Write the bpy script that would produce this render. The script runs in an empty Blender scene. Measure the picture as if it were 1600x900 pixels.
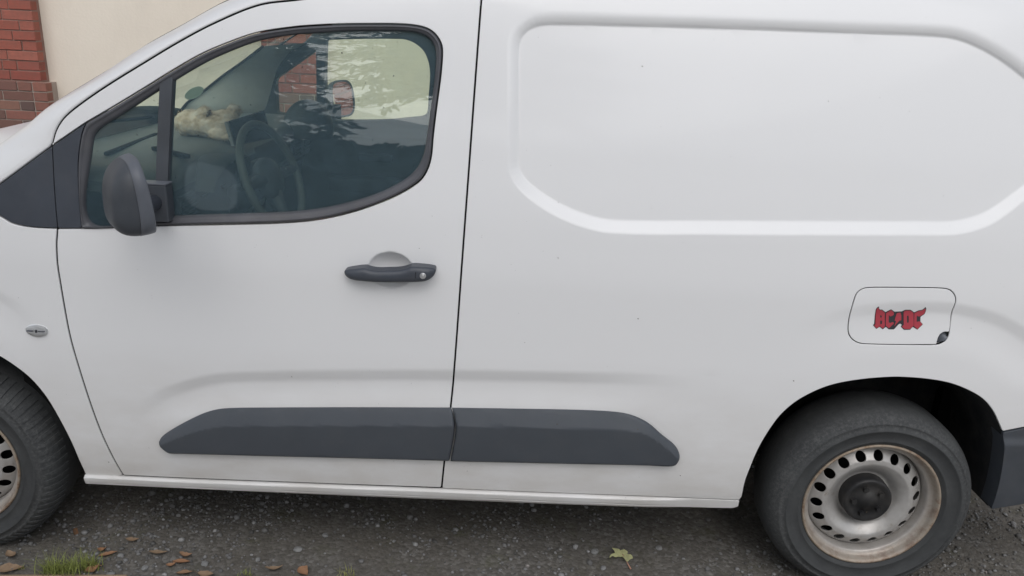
import bpy, bmesh, math, random
import numpy as np
from mathutils import Vector, Matrix
from mathutils.geometry import delaunay_2d_cdt

# ---------------------------------------------------------------- camera, world, sun, exposure
SC = bpy.context.scene
COL = SC.collection
SC.view_settings.view_transform = 'Standard'
SC.view_settings.look = 'None'
SC.view_settings.gamma = 1.0
SC.view_settings.exposure = 0.60
SC.cycles.max_bounces = 10
SC.cycles.transparent_max_bounces = 16
SC.cycles.use_denoising = True

def make_camera():
    yaw, pitch, roll = -0.0044, 0.3221, 0.0478
    cy, sy = math.cos(yaw), math.sin(yaw); cp, sp = math.cos(pitch), math.sin(pitch); cr, sr = math.cos(roll), math.sin(roll)
    f = Vector((-sy*cp, cy*cp, -sp)); r = Vector((cy, sy, 0)); d = f.cross(r)
    r2 = cr*r - sr*d; d2 = sr*r + cr*d
    cam = bpy.data.cameras.new('camera'); cam.sensor_width = 36; cam.lens = 1217.66/1600*36
    cam.clip_start = 0.05; cam.clip_end = 2000
    o = bpy.data.objects.new('camera', cam); COL.objects.link(o)
    m = Matrix((r2, -d2, -f)).transposed().to_4x4(); m.translation = Vector((-1.1278, -2.0133, 1.628))
    o.matrix_world = m; SC.camera = o
make_camera()

SUN_EL, SUN_AZ = math.radians(46), math.radians(178)      # azimuth clockwise from +y
W = bpy.data.worlds.new('World'); SC.world = W; W.use_nodes = True
nt = W.node_tree; nt.nodes.clear()
sky = nt.nodes.new('ShaderNodeTexSky'); sky.sky_type = 'NISHITA'; sky.sun_disc = False
sky.sun_elevation = SUN_EL; sky.sun_rotation = SUN_AZ; sky.air_density = 1.0; sky.dust_density = 1.5; sky.ozone_density = 1.0
hs = nt.nodes.new('ShaderNodeHueSaturation'); hs.inputs['Saturation'].default_value = 0.38   # an overcast, near-white sky
bg = nt.nodes.new('ShaderNodeBackground'); bg.inputs['Strength'].default_value = 0.10
wo = nt.nodes.new('ShaderNodeOutputWorld')
nt.links.new(sky.outputs[0], hs.inputs['Color']); nt.links.new(hs.outputs[0], bg.inputs[0]); nt.links.new(bg.outputs[0], wo.inputs[0])
sl = bpy.data.lights.new('sun', 'SUN'); sl.energy = 1.0; sl.angle = math.radians(62); sl.color = (1, .985, .97)
so = bpy.data.objects.new('sun', sl); COL.objects.link(so)
sdir = Vector((math.sin(SUN_AZ)*math.cos(SUN_EL), math.cos(SUN_AZ)*math.cos(SUN_EL), math.sin(SUN_EL)))
so.rotation_euler = (-sdir).to_track_quat('-Z', 'Y').to_euler(); so.location = sdir*50
# ---------------------------------------------------------------- measured outlines, metres: (x, z) on the near flank, (x, y, z) inside the cab
T = {
  'sil': [(-2.4579, 1.3094), (-2.4161, 1.3448), (-2.3766, 1.3732), (-2.2413, 1.4569), (-2.1329, 1.5287), (-2.0345, 1.585), (-1.9426, 1.6392), (-1.906, 1.6569), (-1.8678, 1.6748), (-1.8013, 1.6973)],
  'gapline': [(-2.3531, 1.2764), (-2.3399, 1.3171), (-2.3158, 1.3516), (-2.2672, 1.3911), (-2.1971, 1.4394), (-2.1045, 1.4979), (-2.0131, 1.5544), (-1.9227, 1.6043), (-1.81, 1.6535), (-1.7129, 1.6706), (-1.6027, 1.6882), (-1.454, 1.7029), (-1.235, 1.7145)],
  'fgap': [(-2.3524, 1.2764), (-2.3495, 1.2074), (-2.3467, 1.1239), (-2.349, 1.0604), (-2.355, 1.0201), (-2.3588, 0.954), (-2.3581, 0.9118), (-2.3567, 0.841), (-2.3523, 0.7475), (-2.3394, 0.6432), (-2.3241, 0.535), (-2.3068, 0.4385), (-2.2875, 0.3581), (-2.2685, 0.2885)],
  'rgap': [(-1.2333, 1.7146), (-1.2338, 1.6924), (-1.2399, 1.5022), (-1.2524, 1.142), (-1.2694, 0.7399), (-1.2792, 0.5832), (-1.2941, 0.4086), (-1.3026, 0.2994)],
  'doorbot': [(-2.2685, 0.2885), (-1.9614, 0.2918), (-1.6319, 0.295), (-1.3026, 0.2994)],
  'silltop': [(-2.3888, 0.2839), (-2.2687, 0.2871), (-1.9616, 0.2905), (-1.632, 0.2937), (-1.3026, 0.2968), (-0.9925, 0.2988), (-0.7019, 0.3021), (-0.3995, 0.3036)],
  'sillbot': [(-2.3907, 0.2495), (-2.0656, 0.2537), (-1.6747, 0.253), (-1.2833, 0.2532), (-0.8919, 0.2578), (-0.5991, 0.2644), (-0.4142, 0.2694), (-0.3982, 0.2772), (-0.3995, 0.3036)],
  'tri_low': [(-2.5042, 1.0845), (-2.4756, 1.0689), (-2.4253, 1.0605), (-2.349, 1.0604)],
  'tri_low2': [(-2.349, 1.0604), (-2.2832, 1.0639)],
  'tri_up': [(-2.4973, 1.1705), (-2.4251, 1.2234), (-2.3524, 1.2764)],
  'tri_up2': [(-2.3524, 1.2764), (-2.2598, 1.3397)],
  'win': [(-2.2832, 1.0639), (-2.0693, 1.0825), (-1.8114, 1.0997), (-1.7085, 1.109), (-1.64, 1.1198), (-1.5718, 1.1374), (-1.5038, 1.1616), (-1.4364, 1.1923), (-1.3796, 1.2297), (-1.3602, 1.257), (-1.3495, 1.2936), (-1.3462, 1.3444), (-1.3414, 1.4013), (-1.3365, 1.4498), (-1.3317, 1.498), (-1.3294, 1.553), (-1.3324, 1.5774), (-1.3458, 1.5989), (-1.3664, 1.6138), (-1.3983, 1.6211), (-1.4458, 1.6228), (-1.5163, 1.6202), (-1.5876, 1.6163), (-1.6489, 1.6112), (-1.7167, 1.6032), (-1.8142, 1.584), (-1.895, 1.5534), (-1.9578, 1.5244), (-2.0291, 1.4823), (-2.0995, 1.4375), (-2.186, 1.3837), (-2.2598, 1.3397)],
  'glass': [(-2.2614, 1.0771), (-2.0682, 1.104), (-1.8109, 1.1255), (-1.7169, 1.1341), (-1.6401, 1.1461), (-1.572, 1.1635), (-1.5043, 1.1858), (-1.4505, 1.2116), (-1.4038, 1.2418), (-1.3793, 1.2726), (-1.3684, 1.3026), (-1.3616, 1.3518), (-1.3565, 1.4006), (-1.3502, 1.4572), (-1.3462, 1.5053), (-1.3453, 1.5483), (-1.3478, 1.5688), (-1.3603, 1.5888), (-1.3825, 1.602), (-1.416, 1.6068), (-1.4825, 1.6053), (-1.587, 1.5998), (-1.6483, 1.5931), (-1.7162, 1.5853), (-1.8054, 1.567), (-1.8797, 1.5383), (-1.9459, 1.5067), (-2.0157, 1.4645), (-2.0861, 1.4189), (-2.1642, 1.3669), (-2.2365, 1.318), (-2.2493, 1.2864)],
  'divL': [(-2.0626, 1.4584), (-2.0774, 1.1876)],
  'divR': [(-2.0291, 1.4599), (-2.045, 1.1892)],
  'handle': [(-1.5696, 0.9886), (-1.5663, 0.9932), (-1.5414, 0.9995), (-1.5132, 1.0035), (-1.5045, 1.0005), (-1.485, 0.9977), (-1.4547, 0.9992), (-1.4223, 1.0022), (-1.4028, 1.0076), (-1.3899, 1.0131), (-1.3618, 1.0135), (-1.3293, 1.01), (-1.3253, 1.0046), (-1.3289, 0.9911), (-1.3417, 0.9793), (-1.3568, 0.9741), (-1.4003, 0.9702), (-1.4764, 0.9665), (-1.5199, 0.9674), (-1.5524, 0.9703), (-1.5654, 0.9776)],
  'scoop': [(-1.51, 1.0146), (-1.5025, 1.0249), (-1.4852, 1.0333), (-1.4508, 1.0382), (-1.4163, 1.0377), (-1.3989, 1.0298), (-1.39, 1.017), (-1.3896, 0.9927), (-1.3937, 0.9678), (-1.411, 0.9464), (-1.4416, 0.941), (-1.4678, 0.9413), (-1.4939, 0.9493), (-1.5047, 0.9647), (-1.511, 0.9891)],
  'key': [(-1.3577, 0.9916)],
  'hseam': [(-1.3761, 1.0137), (-1.3772, 0.9727)],
  'recess': [(-1.1137, 1.2781), (-1.1154, 1.3141), (-1.128, 1.5708), (-1.1197, 1.606), (-1.0925, 1.6278), (-1.0512, 1.636), (-0.8184, 1.6426), (-0.5185, 1.6483), (-0.2349, 1.6516), (-0.0679, 1.6537), (0.0162, 1.648), (0.1024, 1.617), (0.192, 1.5653), (0.2672, 1.5061), (0.3097, 1.4432), (0.3097, 1.378), (0.273, 1.3273), (0.2263, 1.2874), (0.1397, 1.2208), (0.0655, 1.1942), (-0.0026, 1.1887), (-0.6158, 1.1622), (-0.8546, 1.1537), (-0.9237, 1.164), (-0.9934, 1.1876), (-1.0547, 1.2197), (-1.0953, 1.2493)],
  'flap': [(-0.1867, 0.9637), (-0.181, 0.9881), (-0.1664, 1), (-0.1473, 1.0039), (-0.0559, 1.0083), (0.0425, 1.0111), (0.0663, 1.0081), (0.0816, 0.9969), (0.0899, 0.9802), (0.0904, 0.9472), (0.096, 0.8851), (0.0935, 0.8663), (0.0844, 0.854), (0.0673, 0.847), (-0.023, 0.8425), (-0.1235, 0.8397), (-0.1509, 0.842), (-0.1716, 0.8543), (-0.1836, 0.8736), (-0.1887, 0.9197)],
  'notch': [(0.0973, 0.8847), (0.0832, 0.8836), (0.0744, 0.8784), (0.0694, 0.8697), (0.0664, 0.8472)],
  'rarch': [(-0.3834, 0.4538), (-0.3727, 0.4999), (-0.3517, 0.5603), (-0.3251, 0.614), (-0.2827, 0.6617), (-0.2151, 0.7043), (-0.1395, 0.7274), (-0.0428, 0.7421), (0.0168, 0.7433), (0.0879, 0.7384), (0.1406, 0.728), (0.1964, 0.7069), (0.2381, 0.6832), (0.2726, 0.6502), (0.2973, 0.6164), (0.3199, 0.5819)],
  'rarch_low': [(-0.3971, 0.2718), (-0.3945, 0.3039), (-0.3944, 0.3781), (-0.3831, 0.4536)],
  'farch': [(-2.5671, 0.6721), (-2.5125, 0.6315), (-2.481, 0.5967), (-2.452, 0.5466), (-2.4261, 0.476), (-2.4062, 0.4045), (-2.3943, 0.3359), (-2.3875, 0.2814), (-2.3923, 0.2387)],
  'bumptop': [(0.3207, 0.5817), (0.3816, 0.5979)],
  'bumpbot': [(0.3567, 0.3152), (0.462, 0.3388)],
  'crease_door': [(-2.2377, 0.5039), (-2.2041, 0.5442), (-2.1325, 0.5965), (-2.0358, 0.6409), (-1.9423, 0.6661), (-1.8691, 0.6749), (-1.6507, 0.691), (-1.2887, 0.7103), (-1.0178, 0.719), (-0.7473, 0.7267), (-0.5842, 0.7231)],
  'crease_arch': [(-0.3792, 0.8615), (-0.3388, 0.8863), (-0.2579, 0.9298), (-0.1749, 0.9562), (-0.073, 0.9731), (0.0136, 0.9781), (0.1019, 0.9766), (0.2138, 0.9534), (0.2949, 0.9187), (0.3828, 0.8658)],
  'crease_farch': [(-2.6386, 0.8943), (-2.5318, 0.8789), (-2.4817, 0.8521), (-2.4423, 0.813)],
  'mold1': [(-2.1307, 0.4306), (-2.1241, 0.4437), (-2.0875, 0.4722), (-2.0376, 0.5039), (-1.9937, 0.5277), (-1.9552, 0.5416), (-1.9139, 0.5484), (-1.8042, 0.5558), (-1.5449, 0.5704), (-1.2773, 0.5833), (-1.2695, 0.5563), (-1.2652, 0.5289), (-1.2698, 0.4702), (-1.2789, 0.4106), (-1.5496, 0.4049), (-1.8156, 0.3984), (-1.9448, 0.3958), (-2.0629, 0.3935), (-2.1049, 0.3933), (-2.1171, 0.4016), (-2.1284, 0.4167)],
  'mold2': [(-1.2749, 0.583), (-1.1023, 0.5892), (-0.8797, 0.5956), (-0.7956, 0.5937), (-0.7533, 0.5854), (-0.7086, 0.5645), (-0.6625, 0.5263), (-0.6243, 0.4958), (-0.6083, 0.4726), (-0.6074, 0.4504), (-0.6191, 0.4304), (-0.6867, 0.4268), (-0.9809, 0.4178), (-1.2761, 0.4096), (-1.2668, 0.4704), (-1.2623, 0.529), (-1.2665, 0.5565)],
  'indicator': [(-2.4454, 0.762), (-2.4785, 0.7598), (-2.4121, 0.7641), (-2.4426, 0.7804), (-2.4482, 0.7434)],
  'mcrease': [(-2.1275, 0.4235), (-2.0352, 0.4687), (-1.9577, 0.4946), (-1.8824, 0.5029), (-1.2784, 0.5346), (-0.8033, 0.5467), (-0.7091, 0.5346), (-0.6107, 0.4614)],
  'stk_back': [(-0.1186, 0.8952), (-0.1158, 0.898), (-0.1201, 0.9374), (-0.1211, 0.9426), (-0.119, 0.9488), (-0.1147, 0.9517), (-0.1135, 0.9456), (-0.1086, 0.9415), (-0.1038, 0.9426), (-0.0915, 0.9345), (-0.0886, 0.9364), (-0.0786, 0.9442), (-0.0673, 0.9369), (-0.047, 0.9384), (-0.0391, 0.944), (-0.0244, 0.9447), (-0.0121, 0.9371), (-0.002, 0.9441), (0.0075, 0.9462), (0.0113, 0.9517), (0.0128, 0.9561), (0.0169, 0.9502), (0.018, 0.9432), (0.0176, 0.9336), (0.0078, 0.9252), (0.01, 0.9112), (0.0187, 0.9037), (0.0059, 0.8875), (-0.0083, 0.8953), (-0.0139, 0.8865), (-0.0311, 0.8853), (-0.0408, 0.8937), (-0.0389, 0.8992), (-0.0438, 0.9028), (-0.0477, 0.9014), (-0.0586, 0.8854), (-0.0734, 0.8847), (-0.0823, 0.8921), (-0.0898, 0.8837), (-0.0995, 0.8912), (-0.1073, 0.8843)],
  'stk_A1x': [(-0.1191, 0.9366), (-0.1188, 0.9454), (-0.1153, 0.9485), (-0.114, 0.9439), (-0.1081, 0.9394), (-0.1042, 0.9403), (-0.0934, 0.9331), (-0.0855, 0.8933), (-0.0903, 0.8863), (-0.0982, 0.8927), (-0.0994, 0.8988), (-0.0941, 0.8996), (-0.096, 0.9096), (-0.1014, 0.9094), (-0.1031, 0.9181), (-0.0987, 0.9183), (-0.0999, 0.9244), (-0.1045, 0.9251), (-0.0986, 0.893), (-0.1074, 0.8866), (-0.1163, 0.8946), (-0.1128, 0.8982)],
  'stk_C1': [(-0.09, 0.931), (-0.0782, 0.9421), (-0.0684, 0.9344), (-0.0674, 0.9269), (-0.0759, 0.9221), (-0.081, 0.9271), (-0.0776, 0.9061), (-0.0737, 0.9028), (-0.0653, 0.9067), (-0.0614, 0.9034), (-0.0733, 0.8886), (-0.0832, 0.8952)],
  'stk_bolt': [(-0.0598, 0.9325), (-0.0505, 0.9353), (-0.0463, 0.927), (-0.0433, 0.9122), (-0.0482, 0.912), (-0.0596, 0.8946), (-0.0569, 0.9098), (-0.0619, 0.9104)],
  'stk_D': [(-0.0419, 0.9378), (-0.0375, 0.9418), (-0.0247, 0.9424), (-0.0142, 0.9356), (-0.0065, 0.8989), (-0.0152, 0.8888), (-0.03, 0.8881), (-0.0388, 0.8942), (-0.034, 0.8994)],
  'stk_Dh': [(-0.0304, 0.926), (-0.0274, 0.9276), (-0.0251, 0.9245), (-0.0219, 0.9088), (-0.0233, 0.9052), (-0.0264, 0.9068)],
  'stk_C2': [(-0.0116, 0.9348), (-0.0015, 0.9418), (0.0087, 0.9446), (0.0131, 0.9509), (0.0162, 0.9458), (0.0157, 0.9347), (0.0065, 0.9274), (0.0011, 0.9258), (-0.0038, 0.9291), (-0.0005, 0.9098), (0.0081, 0.912), (0.0168, 0.9039), (0.0054, 0.8897), (-0.0053, 0.8972)],
  'specks': [(-0.8046, 1.5474), (-0.3089, 1.482), (-0.9987, 1.0455), (-0.768, 0.884), (-1.076, 0.7981), (-0.0081, 0.2799), (-1.3734, 1.054), (-1.0054, 1.1904), (-1.7141, 0.5117), (-1.8072, 0.5111), (-1.8506, 0.5046), (-1.1639, 0.5576), (-0.9022, 0.5522), (-0.9711, 0.5571), (-0.7388, 0.5522), (-1.7339, 0.6566), (-0.312, 0.7189), (-0.5917, 0.3874), (-1.2263, 0.3685), (-2.3022, 0.3382)],
  'farwin': [(-2.0113, 1.72, 1.5318), (-1.9847, 1.72, 1.5386), (-1.6683, 1.72, 1.5558), (-1.6097, 1.72, 1.5417), (-1.5624, 1.72, 1.5017), (-1.538, 1.72, 1.4291), (-1.5425, 1.72, 1.3077), (-1.5536, 1.72, 1.225), (-1.6319, 1.72, 1.2051), (-1.7527, 1.72, 1.189), (-1.9947, 1.72, 1.1763), (-2.0189, 1.72, 1.1767)],
  'farquart': [(-2.2525, 1.72, 1.3388), (-2.2456, 1.72, 1.3565), (-2.0597, 1.72, 1.4875), (-2.0673, 1.72, 1.1744), (-2.2534, 1.72, 1.2014)],
  'farws': [(-2.5941, 1.5, 1.2409), (-2.5043, 1.5, 1.303), (-2.4148, 1.5, 1.3725), (-2.327, 1.5, 1.4331), (-2.2313, 1.5, 1.504)],
  'badge': [(-2.4301, 1.2, 1.32), (-2.4634, 1.2, 1.3071), (-2.3967, 1.2, 1.3353)],
  'pillar_in': [(-2.3321, 1.69, 1.186), (-2.3086, 1.69, 1.2311), (-2.2868, 1.69, 1.3047), (-2.2647, 1.69, 1.3859), (-2.239, 1.69, 1.4295), (-2.1924, 1.69, 1.485), (-2.1092, 1.69, 1.5222)],
  'scrL': [(-2.083, 0.6, 1.2904), (-2.065, 0.6, 1.2111)],
  'scrR': [(-2.033, 0.83, 1.3076), (-2.0106, 0.83, 1.2085)],
}
LEAFPOS = [(-2.5113, 0.1354), (-2.304, 0.1034), (-2.3752, 0.0527), (-2.3484, 0.0356), (-2.1961, 0.0463), (-2.1079, 0.043), (-2.1079, 0.0088), (-2.1319, -0.0051), (-2.632, 0.0001), (-2.6036, -0.0583), (-2.3667, -0.0182), (-2.3619, -0.0389), (-2.0778, -0.0403), (-2.0108, -0.0417), (-1.8157, -0.0016), (-1.722, -0.0102)]
MAPLE = [(-0.7465, 0.1677), (-0.7333, 0.1695), (-0.7209, 0.1751), (-0.7183, 0.1669), (-0.7148, 0.1662), (-0.7053, 0.1669), (-0.6954, 0.1528), (-0.6989, 0.1433), (-0.6864, 0.1406), (-0.6815, 0.13), (-0.6831, 0.1227), (-0.6901, 0.1222), (-0.7007, 0.1116), (-0.7054, 0.1202), (-0.7098, 0.1316), (-0.7146, 0.1395), (-0.7275, 0.1395), (-0.7379, 0.1297), (-0.7413, 0.1312), (-0.7468, 0.1336), (-0.7586, 0.1219), (-0.7601, 0.1236), (-0.7522, 0.1378), (-0.7369, 0.1489), (-0.7393, 0.1589), (-0.7458, 0.164)]
STALK = [(-0.7133, 0.1476), (-0.7068, 0.1335), (-0.7003, 0.1123), (-0.6924, 0.089)]
LG = [(-2.471, -0.0472), (-2.4234, -0.038), (-2.3766, -0.0228), (-1.8933, -0.0258), (-1.5905, -0.0142), (-2.5734, -0.0453)]
TWIG = [(-2.063, -0.0329), (-2.0265, -0.0511)]
EDGE = [(-2.6172, -0.0776), (-2.2444, -0.0524)]
STONES = [((-2.3114, 0.0371), 0.0083, 'rounded grey stone beside the slim leaf right of the grass tuft'), ((-2.2099, -0.0174), 0.0094, 'pale grey stone to the left of the bright orange leaf'), ((-2.2976, -0.0472), 0.0094, 'light stone on the gravel in front of the curled leaf by the grass'), ((-1.8815, 0.0483), 0.0083, 'pale rounded stone lying alone above the yellowish orange leaf'), ((-1.7682, 0.1011), 0.0125, 'broken angular stone near the middle of the door moulding'), ((-2.036, 0.0128), 0.0104, 'grey flat stone right of the bright orange leaf'), ((-0.8008, 0.1697), 0.0125, 'flat grey stone just left of the green leaf'), ((-0.5831, 0.1987), 0.0104, 'grey stone to the right of the green leaf under the sill'), ((-0.7812, 0.0898), 0.0094, 'round grey stone in front of the green leaf'), ((-1.7, 0.1798), 0.0094, 'grey angular stone in the shade under the door')]
RNG = random.Random(7); NR = np.random.default_rng(7)
WID = 1.85                                               # the van's width

# ---------------------------------------------------------------- materials
class NT:
    def __init__(s, name):
        s.m = bpy.data.materials.new(name); s.m.use_nodes = True; s.t = s.m.node_tree
        s.b = s.t.nodes['Principled BSDF']; s.out = s.t.nodes['Material Output']
    def n(s, kind, **kw):
        q = s.t.nodes.new(kind)
        for k, v in kw.items():
            if k in q.inputs: q.inputs[k].default_value = v
            else: setattr(q, k, v)
        return q
    def l(s, a, b): s.t.links.new(a, b)
    def set(s, **kw):
        for k, v in kw.items():
            k = {'base': 'Base Color', 'rough': 'Roughness', 'metal': 'Metallic', 'coat': 'Coat Weight', 'coatr': 'Coat Roughness', 'spec': 'Specular IOR Level', 'sheen': 'Sheen Weight'}[k]
            s.b.inputs[k].default_value = (*v, 1) if isinstance(v, tuple) else v
        return s
    def coord(s): return s.n('ShaderNodeTexCoord').outputs['Object']
    def noise(s, scale, detail=4, rough=.55, vec=None, stretch=None):
        q = s.n('ShaderNodeTexNoise', Scale=scale, Detail=detail, Roughness=rough)
        v = vec or s.coord()
        if stretch:
            mp = s.n('ShaderNodeMapping'); mp.inputs['Scale'].default_value = stretch; s.l(v, mp.inputs[0]); v = mp.outputs[0]
        s.l(v, q.inputs['Vector']); return q.outputs['Fac']
    def ramp(s, fac, stops):
        q = s.n('ShaderNodeValToRGB'); s.l(fac, q.inputs[0]); e = q.color_ramp.elements
        while len(e) < len(stops): e.new(.5)
        for a, (p, c) in zip(e, stops): a.position = p; a.color = (*c, 1) if len(c) == 3 else c
        return q.outputs[0]
    def mix(s, fac, a, b):
        q = s.n('ShaderNodeMix', data_type='RGBA')
        for i, v in ((0, fac), (6, a), (7, b)):
            if hasattr(v, 'is_linked'): s.l(v, q.inputs[i])
            else: q.inputs[i].default_value = v if i == 0 else (*v, 1)
        return q.outputs[2]
    def bump(s, h, strength=.3, dist=.002):
        q = s.n('ShaderNodeBump', Strength=strength, Distance=dist); s.l(h, q.inputs['Height']); s.l(q.outputs[0], s.b.inputs['Normal'])
    def base(s, c): s.l(c, s.b.inputs['Base Color'])
    def rough(s, c): s.l(c, s.b.inputs['Roughness'])

def math_node(M, op, a, b=None):
    q = M.n('ShaderNodeMath', operation=op)
    for i, v in enumerate((a, b)):
        if v is None: continue
        if hasattr(v, 'is_linked'): M.l(v, q.inputs[i])
        else: q.inputs[i].default_value = v
    return q.outputs[0]

def paint():
    M = NT('white_paint').set(rough=.42, coat=.32, coatr=.09, spec=.4)
    c = M.coord(); sp = M.n('ShaderNodeSeparateXYZ'); M.l(c, sp.inputs[0])
    mr = M.n('ShaderNodeMapRange'); M.l(sp.outputs[2], mr.inputs[0])
    for i, v in ((1, .75), (2, .22), (3, 0), (4, 1)): mr.inputs[i].default_value = v
    film = math_node(M, 'MULTIPLY', mr.outputs[0], M.ramp(M.noise(5, 5, .6, c, (1, 1, 2.2)), [(.3, (.15,)*3), (.75, (.75,)*3)]))
    film = math_node(M, 'MULTIPLY', film, .8)
    col = M.mix(film, (.80, .80, .80), (.46, .41, .34))
    speck = M.ramp(M.noise(210, 1, .4, c), [(.0, (0,)*3), (.785, (0,)*3), (.80, (1,)*3)])
    sel = M.ramp(M.noise(17, 2, .5, c), [(.56, (0,)*3), (.62, (1,)*3)])
    col = M.mix(math_node(M, 'MULTIPLY', math_node(M, 'MULTIPLY', speck, sel), .55), col, (.12, .10, .08))
    M.base(col)
    M.rough(M.ramp(M.noise(3, 5, .6, c), [(.3, (.34,)*3), (.75, (.46,)*3)]))
    return M.m

def plastic(name, base, rough=.5, var=.25, bump=.15, scale=350, dust=0.0):
    M = NT(name).set(rough=rough, spec=.45)
    c = M.coord()
    dk = tuple(v*(1-var) for v in base); lt = tuple(min(1, v*(1+var)) for v in base)
    col = M.ramp(M.noise(9, 6, .6, c), [(.3, dk), (.7, lt)])
    if dust: col = M.mix(math_node(M, 'MULTIPLY', M.ramp(M.noise(14, 7, .65, c), [(.45, (0,)*3), (.75, (1,)*3)]), dust), col, (.30, .27, .22))
    M.base(col); M.bump(M.noise(scale, 2, .5, c), bump, .0006)
    return M.m

def glass(name, tint, spec_ior=1.5, film=1.0):
    M = NT(name); t = M.t; t.nodes.remove(M.b)
    tr = M.n('ShaderNodeBsdfTransparent'); tr.inputs[0].default_value = (*tint, 1)
    gl = M.n('ShaderNodeBsdfGlossy', Roughness=0.0); gl.inputs[0].default_value = (1, 1, 1, 1)
    fr = M.n('ShaderNodeFresnel', IOR=spec_ior); mx = M.n('ShaderNodeMixShader')
    M.l(fr.outputs[0], mx.inputs[0]); M.l(tr.outputs[0], mx.inputs[1]); M.l(gl.outputs[0], mx.inputs[2])
    df = M.n('ShaderNodeBsdfDiffuse'); df.inputs[0].default_value = (.33, .50, .62, 1)  # bluish veil: haze and sky reflection painted in together with the grime
    c = M.coord()
    dirt_haze = M.ramp(M.noise(26, 8, .7, c), [(.42, (.085,)*3), (.8, (.13,)*3)])
    spots = M.ramp(M.noise(120, 2, .5, c), [(.745, (0,)*3), (.77, (.8,)*3)])
    mx2 = M.n('ShaderNodeMixShader'); M.l(math_node(M, 'MULTIPLY', dirt_haze, film), mx2.inputs[0]); M.l(mx.outputs[0], mx2.inputs[1]); M.l(df.outputs[0], mx2.inputs[2])
    sd = M.n('ShaderNodeBsdfDiffuse'); sd.inputs[0].default_value = (.03, .03, .025, 1)
    mx3 = M.n('ShaderNodeMixShader'); M.l(spots, mx3.inputs[0]); M.l(mx2.outputs[0], mx3.inputs[1]); M.l(sd.outputs[0], mx3.inputs[2])
    M.l(mx3.outputs[0], M.out.inputs[0]); return M.m

def tyre_mat():
    M = NT('tyre_rubber').set(rough=.75, spec=.3); c = M.coord()
    col = M.ramp(M.noise(11, 8, .7, c), [(.3, (.044, .046, .048)), (.6, (.062, .065, .066)), (.85, (.10, .10, .097))])
    sp = M.n('ShaderNodeSeparateXYZ'); M.l(c, sp.inputs[0])
    r = math_node(M, 'SQRT', math_node(M, 'ADD', math_node(M, 'MULTIPLY', sp.outputs[0], sp.outputs[0]), math_node(M, 'MULTIPLY', sp.outputs[2], sp.outputs[2])))
    band = M.ramp(r, [(.255, (0,)*3), (.272, (1,)*3), (.300, (1,)*3), (.312, (.25,)*3)])
    sc = M.ramp(M.noise(110, 6, .75, c), [(.45, (0,)*3), (.85, (1,)*3)])
    col = M.mix(math_node(M, 'MULTIPLY', math_node(M, 'MULTIPLY', band, sc), .5), col, (.22, .22, .215))
    M.base(col); M.bump(math_node(M, 'ADD', M.noise(160, 5, .7, c), math_node(M, 'MULTIPLY', band, M.noise(60, 4, .7, c))), .5, .0015); return M.m

def wheel_mat():
    M = NT('wheel_steel').set(rough=.42, metal=.35, spec=.5); c = M.coord()
    sp = M.n('ShaderNodeSeparateXYZ'); M.l(c, sp.inputs[0])
    r2 = math_node(M, 'ADD', math_node(M, 'MULTIPLY', sp.outputs[0], sp.outputs[0]), math_node(M, 'MULTIPLY', sp.outputs[2], sp.outputs[2]))
    r = math_node(M, 'SQRT', r2)
    mr = M.n('ShaderNodeMapRange'); M.l(r, mr.inputs[0])
    for i, v in ((1, .172), (2, .206), (3, 0), (4, 1)): mr.inputs[i].default_value = v
    rusty = M.ramp(M.noise(30, 8, .7, c), [(.34, (.40, .345, .28)), (.50, (.36, .29, .22)), (.60, (.25, .165, .11)), (.74, (.12, .065, .04))])
    silver = M.ramp(M.noise(24, 6, .65, c), [(.35, (.50, .488, .47)), (.62, (.43, .415, .395)), (.72, (.27, .22, .17))])
    M.base(M.mix(mr.outputs[0], silver, rusty))
    mr2 = M.n('ShaderNodeMapRange'); M.l(mr.outputs[0], mr2.inputs[0]); mr2.inputs[3].default_value = .38; mr2.inputs[4].default_value = .6
    M.rough(mr2.outputs[0]); M.bump(M.noise(90, 5, .6, c), .12, .001); return M.m

def simple(name, base, rough=.5, metal=0., spec=.5, coat=0.):
    M = NT(name).set(base=base, rough=rough, metal=metal, spec=spec, coat=coat); return M.m

def brick_mat(name, cols, seed):
    M = NT(name).set(rough=.85, spec=.25); c = M.coord()
    info = M.n('ShaderNodeObjectInfo')
    base = M.ramp(info.outputs['Random'], [(i/(len(cols)-1), k) for i, k in enumerate(cols)])
    dirt_haze = M.ramp(M.noise(18+seed, 8, .7, c), [(.35, (0,)*3), (.8, (.6,)*3)])
    M.base(M.mix(dirt_haze, base, (.16, .10, .08))); M.bump(M.noise(70, 6, .65, c), .5, .004); return M.m

def plaster_mat():
    M = NT('cream_plaster').set(rough=.9, spec=.2); c = M.coord()
    a = M.ramp(M.noise(1.3, 5, .6, c), [(.3, (.80, .72, .615)), (.7, (.85, .775, .665))])
    st = M.ramp(M.noise(4, 6, .7, c, (1, 1, .3)), [(.45, (0,)*3), (.85, (.35,)*3)])
    M.base(M.mix(st, a, (.68, .62, .53))); M.bump(M.noise(45, 6, .6, c), .35, .006); return M.m

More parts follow.
